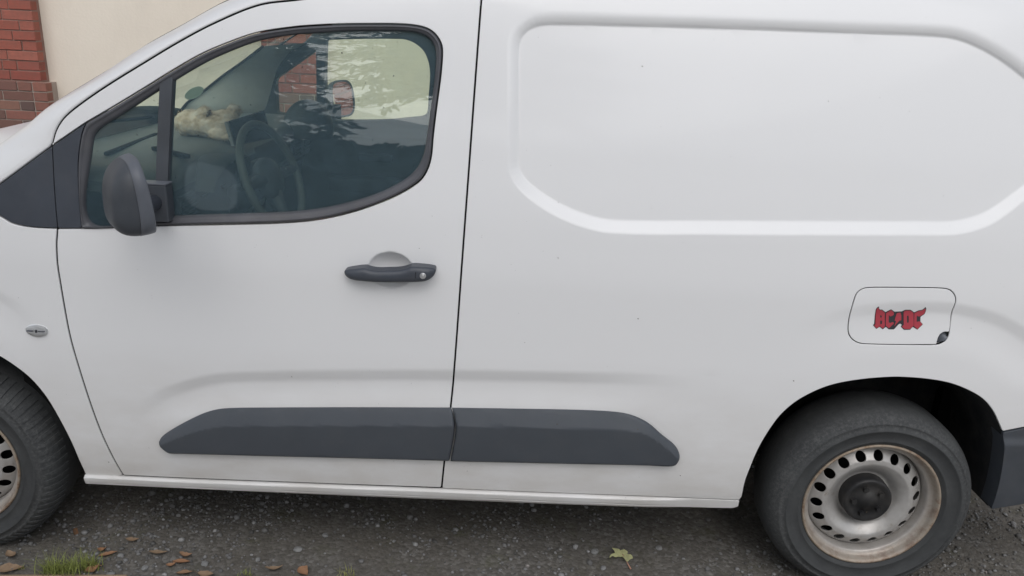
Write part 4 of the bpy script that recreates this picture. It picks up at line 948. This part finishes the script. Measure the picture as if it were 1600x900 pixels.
    for s in (-1, 1):
        bm = bmesh.new(); tube(bm, [(-1.985, .46+s*.04, 1.105), (-1.965, .46+s*.13, 1.13), (-1.955, .46+s*.165, 1.138)], (.006, .007, .011), 8)
        bmobj('column_stalk', bm, MAT['gloss'], cab, True)
    # seats, bulkhead, floor, headlining
    for y in (.47, 1.12, 1.42):
        st = empty('seat', (-1.5, y, .5)); st.parent = cab
        w = .24 if y < 1 else .20
        boxobj('seat_cushion', (-.30, -w, 0), (.22, w, .19), MAT['seat'], st, .06)
        boxobj('backrest', (.14, -w, .18), (.26, w, .80), MAT['seat'], st, .05, Matrix.Rotation(math.radians(8), 3, 'Y'))
        boxobj('headrest', (.21, -.12, .84), (.30, .12, 1.0), MAT['seat'], st, .035)
    boxobj('bulkhead', (-1.19, .16, .36), (-1.17, WID-.16, 1.80), MAT['dashlow'], cab)
    boxobj('cab_floor', (-2.50, .12, .36), (-1.18, WID-.12, .42), MAT['dark'], cab)
    boxobj('firewall', (-2.58, .12, .36), (-2.50, WID-.12, 1.08), MAT['dark'], cab)
    rows = [[(x-.06*math.sin(math.pi*(y-.2)/(WID-.4))*max(0, (-1.7-x)/.5), y, 1.70+.02*math.sin(math.pi*(y-.2)/(WID-.4))-.17*max(0, (-1.75-x)/.42)**1.3) for y in np.linspace(.36, WID-.30, 14)] for x in np.linspace(-2.12, -1.18, 14)]
    grid_obj('headlining', rows, MAT['head'], cab)
    boxobj('sun_visor', (-2.06, .95, 1.60), (-1.90, 1.50, 1.618), MAT['head'], cab, .006, Matrix.Rotation(.25, 3, 'Y'))
    # near door lining under the sill
    panel('door_lining', resample(np.array([(-2.26, .34), (-1.25, .34), (-1.25, 1.20), (-1.38, 1.19), (-1.6, 1.10), (-2.26, 1.045)]), .02, True), [], MAT['doortrim'], DOOR, fn=lambda Q: base(*np.atleast_2d(Q).T)+.055, lip=.02, rnd=.004, fine=.03, coarse=.03)
    # emission badge stuck inside the screen
    q = Vector(C['badge'][0]); u = Vector((.030, .03, .016)); th = np.linspace(0, 2*math.pi, 40, endpoint=False)
    ax1 = (Vector(C['badge'][2])-Vector(C['badge'][1])).normalized(); nrm2 = Vector((-.60, .34, .72)).normalized(); ax1 = Vector((.6, .2, .3)).cross(nrm2).cross(nrm2).normalized(); ax2 = nrm2.cross(ax1).normalized()
    V = [q+ax1*.040*math.cos(a)+ax2*.040*math.sin(a) for a in th]+[q+nrm2*.001+ax1*.040*math.cos(a)+ax2*.040*math.sin(a) for a in th]
    bd = pyobj('windscreen_badge', V, [tuple(range(40))[::-1], tuple(range(40, 80))]+[(i, (i+1) % 40, 40+(i+1) % 40, 40+i) for i in range(40)], MAT['badge'], cab, False)
    # wiper
    bm = bmesh.new(); tube(bm, [(-2.72, 1.45, 1.185), (-2.78, .9, 1.21), (-2.74, .40, 1.19)], (.007, .006, .008), 8); bmobj('wiper', bm, MAT['gloss'], cab, True)
build_cab()

def build_mirror(near=True):
    m = empty('wing_mirror', (0, 0, 0)); m.parent = DOOR if near else VAN
    yc = -.205
    # face plane leans back towards its foot; the shell closes in a rounded nose ahead of it
    z0, z1 = 1.122, 1.304; hz = (z1-z0)/2; zc = (z0+z1)/2; hy = .100
    xf = lambda z: -2.000+(zc-z)*.12-.006*((z-zc)/hz)**2
    def ring(s, grow=0.0, n=56, dz=0.0):
        k = (1-min(s, 1)**2.8)**.5; out = []
        for i in range(n):
            t = 2*math.pi*i/n; cc, ss = math.cos(t), math.sin(t)
            y = hy*(.40+.60*k)*math.copysign(abs(cc)**.62, cc); z = hz*(.25+.75*k)*math.copysign(abs(ss)**.66, ss)*(1.0 if ss > 0 else 1.0)
            if s >= .999: y *= .02; z *= .02
            zz = zc+z*(1+grow)-.018*s; yy = yc+y*(1+grow)
            out.append((xf(zc+z)-s*(.086-.014*(zc+z-zc)/hz)-.010*((yy-yc)/hy if yy < yc else 0)**2, yy, zz))
        return out
    ss = [0.36, .365, .40, .45, .55, .65, .75, .84, .91, .96, .99, 1.0]
    grid_obj('mirror_housing', [ring(s) for s in ss], MAT['trim'], m, close=True)
    rows = [ring(0.02, -.10), ring(0.0, -.055), ring(0.0, -.015), ring(.02, .004), ring(.15, .010), ring(.345, .008), ring(.353, -.004), ring(.357, -.03)]
    grid_obj('mirror_surround', rows, MAT['band'], m, close=True)
    R = np.array(ring(.05, -.075)); co = np.linalg.lstsq(np.c_[np.ones(len(R)), R[:, 1:]], R[:, 0], rcond=None)[0]; R[:, 0] = np.c_[np.ones(len(R)), R[:, 1:]] @ co; c = R.mean(0); R = [tuple(p) for p in R]
    pyobj('mirror_glass', [tuple(c)]+R, [(0, 1+i, 1+(i+1) % len(R)) for i in range(len(R))], MAT['mirror'], m, False)
    bm = bmesh.new(); box(bm, (-2.118, -.012, 1.098), (-2.034, .030, 1.197), .004); bmobj('mirror_foot', bm, MAT['trim'], m)
    bm = bmesh.new(); box(bm, (-2.119, -.013, 1.197), (-2.033, .030, 1.2012), .001); bmobj('mirror_foot_cap', bm, MAT['band'], m)
    bm = bmesh.new(); tube(bm, [(-2.066, .0, 1.150), (-2.085, -.06, 1.150), (-2.092, -.13, 1.155)], (.022, .022, .026), 14); bmobj('mirror_arm', bm, MAT['gloss'], m, True)
    for ch in m.children:                                 # turn the housing so that its glass looks towards the driver
        if ch.name.split('.')[0] in ('mirror_housing', 'mirror_surround', 'mirror_glass'):
            px, py = -2.05, yc; ca, sa = math.cos(math.radians(38)), math.sin(math.radians(38))
            for v in ch.data.vertices:
                x, y = v.co.x-px, v.co.y-py; v.co.x = px+x*ca-y*sa; v.co.y = py+x*sa+y*ca
    return m
MIR = build_mirror()
mf = MIR.copy(); COL.objects.link(mf); mf.parent = VAN; mf.name = 'wing_mirror'
for ch in list(MIR.children):
    c = ch.copy(); COL.objects.link(c); c.parent = mf
dl_ = math.radians(13.8); mf.scale = (1, -1, 1); mf.rotation_euler = (0, 0, dl_)
mf.location = (-2.05-(math.cos(dl_)*-2.05-math.sin(dl_)*.205), WID+.205-(math.sin(dl_)*-2.05+math.cos(dl_)*.205), .035)

# ================================================================ THE SOFT TOY ON THE DASH
def build_toy():
    o_ = Vector((-2.222, .775, 1.210))
    toy = tag(empty('stuffed_toy', o_), 'cream furry toy animal lying on its back on the dashboard behind the side window', 'soft toy')
    blobs = [((.005, 0, .045), (.115, .060, .047)), ((-.06, .01, .045), (.055, .06, .048)), ((.055, .01, .05), (.055, .055, .047)),
             ((-.002, -.028, .075), (.024, .022, .034)), ((.008, -.030, .092), (.020, .018, .020)),
             ((.082, .02, .075), (.022, .022, .035)), ((.092, .02, .097), (.024, .019, .020)),
             ((.055, -.050, .020), (.034, .024, .021)), ((.085, -.058, .012), (.022, .016, .011))]
    bm = bmesh.new()
    for c, r in blobs:
        bmesh.ops.create_icosphere(bm, subdivisions=3, radius=1, matrix=Matrix.Translation(c) @ Matrix.Diagonal((*r, 1)))
    b = bmobj('toy_body', bm, MAT['fur'], toy, True)
    rm = b.modifiers.new('remesh', 'REMESH'); rm.mode = 'VOXEL'; rm.voxel_size = .0042; rm.use_smooth_shade = True
    smo = b.modifiers.new('smooth', 'SMOOTH'); smo.iterations = 4
    tx = bpy.data.textures.new('tufts', 'CLOUDS'); tx.noise_scale = .018
    dp = b.modifiers.new('disp', 'DISPLACE'); dp.texture = tx; dp.strength = .008; dp.texture_coords = 'LOCAL'
    V = []; Fc = []; rg = random.Random(4)
    for c, r in blobs:
        for _ in range(int(14000*(r[0]*r[1]+r[1]*r[2])*10)+220):
            d = Vector((rg.gauss(0, 1), rg.gauss(0, 1), rg.gauss(0, 1))).normalized(); p = Vector((c[0]+d.x*r[0], c[1]+d.y*r[1], c[2]+d.z*r[2]))
            if any(c2 != c and sum(((p[i]-c2[i])/r2[i])**2 for i in range(3)) < .9 for c2, r2 in blobs) or p.z < .002: continue
            nrm = Vector((d.x/r[0], d.y/r[1], d.z/r[2])).normalized()
            L = rg.uniform(.008, .015); dirv = (nrm*.45+Vector((.55, 0, -.25))+Vector((rg.uniform(-.4, .4), rg.uniform(-.4, .4), rg.uniform(-.4, .4)))).normalized()
            sd = dirv.cross(nrm); sd = sd.normalized()*rg.uniform(.0007, .0016) if sd.length > 1e-3 else Vector((.001, 0, 0))
            k = len(V); V += [p-nrm*.001-sd, p-nrm*.001+sd, p+dirv*L]; Fc.append((k, k+1, k+2))
    f = pyobj('fur', V, Fc, MAT['fur'], toy, False); f['kind'] = 'stuff'
    for c in ((.004, -.034, .112), (.012, -.036, .110), (.090, .018, .117)):
        bm = bmesh.new(); tube(bm, [c, (c[0]+.001, c[1]-.001, c[2]+.008)], (.0012, .0003), 6)
        bmobj('claw', bm, MAT['claw'], toy, True)
    bm = bmesh.new(); bmesh.ops.create_icosphere(bm, subdivisions=2, radius=1, matrix=Matrix.Translation((.022, -.037, .085)) @ Matrix.Rotation(.5, 4, 'Y') @ Matrix.Diagonal((.006, .010, .018, 1)))
    bmobj('paw_pad', bm, plastic('paw_pad_brown', (.14, .10, .07), .8), toy, True)
build_toy()

# ================================================================ THE GROUND LITTER
def build_gravel():
    bm = bmesh.new(); bmesh.ops.create_icosphere(bm, subdivisions=1, radius=1); bm.verts.ensure_lookup_table()
    v0 = np.array([v.co[:] for v in bm.verts]); f0 = np.array([[v.index for v in f.verts] for f in bm.faces]); bm.free()
    n = 19000; r = NR
    X = r.uniform(-3.0, .95, n); Y = r.uniform(-.30, .85, n)**1
    cl = np.sin(X*5.1+1.3*np.sin(Y*9))+np.sin(X*2.3-Y*7.0+2)+.6*np.sin(X*13+Y*11); keep = r.random(n) < np.clip(.45+.35*cl, .10, 1)
    X, Y = X[keep], Y[keep]; n = len(X)
    s = np.exp(r.normal(-5.72, .50, n)); big = r.random(n) < .04; s[big] *= 1.7; s = np.clip(s, .0018, .0112)
    A = r.uniform(0, 6.28, n); fl = r.uniform(.45, .9, n); el = r.uniform(.7, 1.35, n)
    jit = 1+r.uniform(-.28, .28, (n, len(v0), 1)); P = v0[None]*jit*s[:, None, None]
    P[:, :, 0] *= el[:, None]; P[:, :, 2] *= fl[:, None]
    c, sn = np.cos(A)[:, None], np.sin(A)[:, None]; x = P[:, :, 0]*c-P[:, :, 1]*sn; y = P[:, :, 0]*sn+P[:, :, 1]*c
    zg = 0.006*np.sin(X*3.1+Y*2.3)*np.sin(Y*5.7-X*1.3)+.003*np.sin(X*11+Y*7)-.006
    P = np.stack([x+X[:, None], y+Y[:, None], P[:, :, 2]+(zg+s*fl*.45)[:, None]], -1)
    V = P.reshape(-1, 3); Fc = (f0[None]+np.arange(n)[:, None, None]*len(v0)).reshape(-1, 3)
    me = bpy.data.meshes.new('gravel'); me.vertices.add(len(V)); me.vertices.foreach_set('co', V.ravel()); me.loops.add(len(Fc)*3); me.loops.foreach_set('vertex_index', Fc.ravel().astype(np.int32))
    me.polygons.add(len(Fc)); me.polygons.foreach_set('loop_start', np.arange(0, len(Fc)*3, 3, dtype=np.int32)); me.update(); me.validate()
    at = me.attributes.new('tint', 'FLOAT', 'POINT'); at.data.foreach_set('value', np.repeat(np.clip(r.beta(2, 2.2, n)+.0, 0, 1), len(v0)))
    tag(link('gravel', me, MAT['stone']), kind='stuff')
build_gravel()

def gz(x, y): return 0.006*math.sin(x*3.1+y*2.3)*math.sin(y*5.7-x*1.3)+.003*math.sin(x*11+y*7)-.006
def leaf_mesh(L, w, curl, seed):
    rg = random.Random(seed); V = []; Fc = []; n = 9
    for i in range(n):
        t = i/(n-1); hw = w*math.sin(math.pi*t**.85)*(1+.12*rg.uniform(-1, 1))+.0004
        x = (t-.5)*L; z = curl*(2*t-1)**2+.003
        V += [(x, -hw, z+hw*.55), (x, 0, z), (x, hw, z+hw*rg.uniform(.35, .8))]
    for i in range(n-1):
        for j in range(2): a = i*3+j; Fc.append((a, a+3, a+4, a+1))
    m = len(V); V += [(x, y, z-.0006) for x, y, z in V]; Fc += [tuple(q+m for q in f[::-1]) for f in Fc]
    return V, Fc
LEAVES = [(.045, .010, 1.9, 'small brown leaf standing on edge beside the front tyre'),
          (.042, .009, 0.1, 'orange brown leaf lying alone farthest under the van behind the front wheel'),
          (.028, .008, .2, 'small pale tan leaf just behind the slim leaf right of the grass tuft'),
          (.055, .008, .35, 'slim orange leaf lying to the right behind the grass tuft'),
          (.058, .009, .12, 'long orange brown leaf with pale end between the grass tuft and the paired leaves'),
          (.040, .008, .1, 'upper of the small brown leaves lying close together on the gravel'),
          (.055, .010, .1, 'bright orange leaf in front of the small brown leaf on the gravel'),
          (.030, .007, .3, 'small dull brown leaf touching the left end of the bright orange leaf'),
          (.048, .013, -.6, 'reddish brown leaf in front of the front tyre'),
          (.075, .018, .4, 'large brown leaf on the wooden edging left of the grass tuft'),
          (.055, .009, -.15, 'tan leaf lying against the right side of the grass tuft'),
          (.040, .014, .8, 'dark orange curled leaf tucked under the right side of the grass tuft'),
          (.050, .010, .05, 'tan brown leaf lying in front of the paired leaves'),
          (.050, .012, -.1, 'orange leaf next to the thin twig'),
          (.055, .009, .35, 'yellowish orange leaf lying alone on the gravel right of the twig'),
          (.045, .015, -.7, 'crumpled reddish leaf right of the yellowish orange leaf')]
def build_litter():
    for i, (L, w, a, lab) in enumerate(LEAVES):
        x, y = LEAFPOS[i]; V, Fc = leaf_mesh(L, w, .004+.004*(i % 3), i)
        o = pyobj('fallen_leaf', V, Fc, MAT['leaf'], None, True); o.location = (x, y, gz(x, y)+.003)
        o.rotation_euler = (.9 if i == 0 else .15*math.sin(i*3), .12*math.cos(i*5), a); tag(o, lab, 'leaf', 'brown leaves fallen on the gravel')
    P = np.array(MAPLE); c = P.mean(0); z0 = gz(c[0], c[1])+.010
    vv, tri, _ = cdt_mesh([resample(P, .006, True)], [c])
    dz = lambda p: z0+.012*abs(math.sin((p[0]-c[0])*38))+.006*math.sin((p[1]-c[1])*30)
    V = [(p[0]-c[0], p[1]-c[1], dz(p)) for p in vv]; n = len(V); V += [(x, y, z-.0007) for x, y, z in V]
    g = pyobj('green_leaf', V, [tuple(t) for t in tri]+[tuple(int(q)+n for q in t[::-1]) for t in tri], MAT['leafg'], None, True); g.location = (c[0], c[1], 0)
    tag(g, 'pale green lobed leaf with a pink stalk lying near the rear wheel', 'leaf')
    S_ = np.array(STALK); bm = bmesh.new(); tube(bm, [(p[0]-c[0], p[1]-c[1], z0+.006-.004*i) for i, p in enumerate(S_)], [.0013, .0014, .0016, .0026], 8)
    bmobj('leaf_stalk', bm, simple('stalk_pink', (.48, .26, .18), .6), g, True)
    # grass
    rg = random.Random(9)
    def tuft(name, spots, nb, h, lab):
        V = []; Fc = []
        for _ in range(nb):
            s = spots[rg.randrange(len(spots))]; x = s[0]+rg.gauss(0, s[2]); y = s[1]+rg.gauss(0, s[2]*.55); a = rg.uniform(0, 6.28); lean = rg.uniform(.15, 1.1); H = h*rg.uniform(.45, 1.15); w = rg.uniform(.0007, .0017)
            k = len(V); dx, dy = math.cos(a), math.sin(a)
            for t in (0, .35, .7, 1): 
                r = lean*H*t**1.7; zz = H*t*(1-.35*lean*t); ww = w*(1-t*.92)
                V += [(x+dx*r-dy*ww, y+dy*r+dx*ww, zz), (x+dx*r+dy*ww, y+dy*r-dx*ww, zz)]
            for i in range(3): q = k+2*i; Fc.append((q, q+1, q+3, q+2))
        cx, cy = spots[0][:2]; o = pyobj(name, [(x-cx, y-cy, z) for x, y, z in V], Fc, MAT['grass'], None, True); o.location = (cx, cy, gz(cx, cy)); tag(o, lab, 'grass'); return o
    gt = LG
    tuft('grass_tuft', [(gt[1][0], gt[1][1], .022), (gt[0][0], gt[0][1], .02), (gt[2][0], gt[2][1], .014), (gt[1][0]-.02, gt[1][1]-.02, .03)], 380, .064, 'yellow green grass tuft growing at the edge of the gravel beneath the front wing')
    tuft('grass_sprig', [(gt[3][0], gt[3][1], .012)], 26, .022, 'small green sprig on the gravel beside the thin twig')
    tuft('grass_sprig', [(gt[4][0], gt[4][1], .016)], 34, .024, 'small yellowish sprig on the gravel below the middle of the door moulding')
    tuft('grass_sprig', [(gt[5][0], gt[5][1], .008)], 14, .020, 'tiny green sprig between the large brown leaf and the grass tuft')
    bm = bmesh.new(); tube(bm, [(TWIG[0][0], TWIG[0][1], .006), ((TWIG[0][0]+TWIG[1][0])/2, (TWIG[0][1]+TWIG[1][1])/2+.003, .010), (TWIG[1][0], TWIG[1][1], .006)], (.0016, .002, .0014), 6)
    tag(bmobj('twig', bm, MAT['bark'], None, True), 'thin dark twig lying among brown leaves on the gravel', 'twig')
    a, b = EDGE; d = (Vector((*b, 0))-Vector((*a, 0))).normalized(); nrm = Vector((-d.y, d.x, 0)); nrm = nrm if nrm.y < 0 else -nrm
    A = Vector((*a, 0))-d*.5; Bv = Vector((*b, 0))
    V = [A+Vector((0, 0, -.03)), Bv+Vector((0, 0, -.03)), Bv+nrm*.08+Vector((0, 0, -.03)), A+nrm*.08+Vector((0, 0, -.03))]; V += [p+Vector((0, 0, .030)) for p in V]
    e = pyobj('edging_board', V, [(0, 1, 2, 3), (7, 6, 5, 4)]+[(i, i+4, (i+1) % 4+4, (i+1) % 4) for i in range(4)], MAT['wood'], None, False)
    bv = e.modifiers.new('bevel', 'BEVEL'); bv.width = .004; bv.segments = 2
    tag(e, 'weathered brown edging board lying along the gravel under the grass tuft', 'board')
    # larger stones that can be picked out
    for i, ((x, y), r, lab) in enumerate(STONES):
        bm = bmesh.new(); bmesh.ops.create_icosphere(bm, subdivisions=2, radius=1); rs = random.Random(i+40)
        for v in bm.verts: v.co = Vector((v.co.x*r*rs.uniform(.85, 1.15)*1.2, v.co.y*r*rs.uniform(.85, 1.15), v.co.z*r*.6*rs.uniform(.8, 1.2)))
        o = bmobj('loose_stone', bm, MAT['stone2'], None, False); o.location = (x, y, gz(x, y)+r*.3); o.rotation_euler = (0, 0, i*1.7); tag(o, lab, 'stone', 'larger loose stones on the gravel')
MAT['stone2'] = plastic('loose_stone', (.24, .24, .235), .85, .3, .6, 150)
build_litter()

# ================================================================ TREES ACROSS THE ROAD (mirrored in the side window)
def foliage(name, quads, mat, parent):
    V = []; Fc = []
    for c, u, v in quads:
        k = len(V); V += [c-u-v*.4, c-v, c+u-v*.3, c+u*.9+v*.5, c+v, c-u*.95+v*.4]; Fc.append((k, k+1, k+2, k+3, k+4, k+5))
    o = pyobj(name, V, Fc, mat, parent, False); o['kind'] = 'stuff'; return o
def conifer(x, y, h, z0, r0, lab, seed, dens=1.0):
    t = tag(empty('conifer_tree', (x, y, 0)), lab, 'tree', 'conifers mirrored in the window'); rg = random.Random(seed)
    bm = bmesh.new(); tube(bm, [(0, 0, -.2), (.03, 0, h*.4), (0, .02, h)], (.22, .15, .02), 12); bmobj('trunk', bm, MAT['bark'], t, True)
    Q = []; bm = bmesh.new(); z = z0
    while z < h-.15:
        L = r0*(1-(z-z0)/(h-z0))**.8+.25; nb = 9
        for b in range(nb):
            a = 2*math.pi*(b+rg.random())/nb; l = L*rg.uniform(.7, 1.12); droop = rg.uniform(.12, .30); d = Vector((math.cos(a), math.sin(a), 0))
            tip = d*l+Vector((0, 0, z-droop*l)); tube(bm, [Vector((0, 0, z)), d*l*.5+Vector((0, 0, z-droop*l*.35)), tip], (.035, .02, .006), 5)
            m = int(l*13*dens)
            for i in range(m):
                s = (.12+.88*(i+rg.random())/m); p = d*l*s+Vector((0, 0, z-droop*l*s*s)); side = Vector((-d.y, d.x, 0)); w = .34*(1-.6*s)
                c = p+side*rg.uniform(-w, w)+Vector((0, 0, rg.uniform(-.16, .05)))
                u = (d*rg.uniform(.4, 1)+side*rg.uniform(-1, 1)+Vector((0, 0, rg.uniform(-.45, .1)))).normalized()*rg.uniform(.10, .22)
                v = u.cross(Vector((rg.gauss(0, .4), rg.gauss(0, .4), 1))).normalized()*rg.uniform(.03, .07); v = v+Vector((0, 0, rg.uniform(-.05, .0)))
                Q.append((c, u, v))
        z += rg.uniform(.20, .30)
    bmobj('limbs', bm, MAT['bark'], t, True); foliage('crown', Q, MAT['needle'], t)
    rows = [[(.42*r0*k*(1+.15*math.sin(5*a+k*9))*math.cos(a), .42*r0*k*(1+.15*math.cos(4*a))*math.sin(a), z0+(h-z0)*q) for a in np.linspace(0, 2*math.pi, 20, endpoint=False)] for k, q in ((.2, .0), (.95, .03), (.75, .25), (.5, .5), (.25, .75), (.03, .98))]
    grid_obj('inner_growth', rows, MAT['needle'], t, close=True)
conifer(-6.3, -11.0, 12.0, .5, 3.2, 'dark conifer with branches to the ground, mirrored in the front of the side window', 1, 1.3)
conifer(-2.2, -10.5, 12.5, 5.5, 3.2, 'dark conifer with a bare lower trunk, mirrored in the back of the side window', 2, 1.0)
conifer(-9.8, -11.5, 11.0, .6, 2.8, 'dark conifer standing farthest forward, mirrored in the quarter glass', 3, 1.1)
def hedge():
    rg = random.Random(5); t = tag(empty('hedge', (.5, -9.6, 0)), 'tall clipped hedge mirrored low in the side window', 'hedge')
    Q = []
    for _ in range(15000):
        x = rg.uniform(-12, 9.2); y = rg.uniform(-.55, .55); z = rg.uniform(.05, 3.62+.10*math.sin(x*2.3)+.08*math.sin(x*5.1)); 
        if abs(y) < .35 and z < 3.2 and rg.random() < .6: y = .5*(1 if rg.random() < .6 else -1)
        u = Vector((rg.gauss(0, 1), rg.gauss(0, 1), rg.gauss(0, .6))).normalized()*rg.uniform(.05, .13); v = u.cross(Vector((rg.gauss(0, 1), rg.gauss(0, 1), rg.gauss(0, 1)))).normalized()*rg.uniform(.04, .09)
        Q.append((Vector((x, y, z)), u, v))
    foliage('leaves', Q, MAT['needle'], t)
    rows = [[(-11.8+i*.4, .38*math.cos(a)+.03*math.sin(i*2.1+a*3), 1.80+1.78*math.sin(a)+.05*math.sin(i*1.7+a*5)) for a in np.linspace(0, 2*math.pi, 24, endpoint=False)] for i in range(52)]
    grid_obj('inner_growth', rows, MAT['needle'], t, close=True)
    bm = bmesh.new()
    for i in range(20): x = -4.4+i*.7; tube(bm, [(x, 0, 0), (x+.1, .05, 1.5), (x-.05, 0, 3.0)], (.05, .035, .01), 6)
    bmobj('stems', bm, MAT['bark'], t, True)['kind'] = 'stuff'
hedge()

def build_specks():
    rg = random.Random(12); bm = bmesh.new()
    for i, p in enumerate(C['specks']):
        y = float(S(np.array([p]))[0])-(.0215 if .40 < p[1] < .58 and -2.1 < p[0] < -.62 else .0004); r = rg.uniform(.0008, .0016)
        bmesh.ops.create_icosphere(bm, subdivisions=1, radius=1, matrix=Matrix.Translation((p[0], y, p[1])) @ Matrix.Rotation(rg.uniform(0, 3), 4, 'Y') @ Matrix.Diagonal((r, .0006, r*rg.uniform(1.0, 2.6), 1)))
    bmobj('dirt_specks', bm, MAT['bark'], VAN)['kind'] = 'stuff'
build_specks()
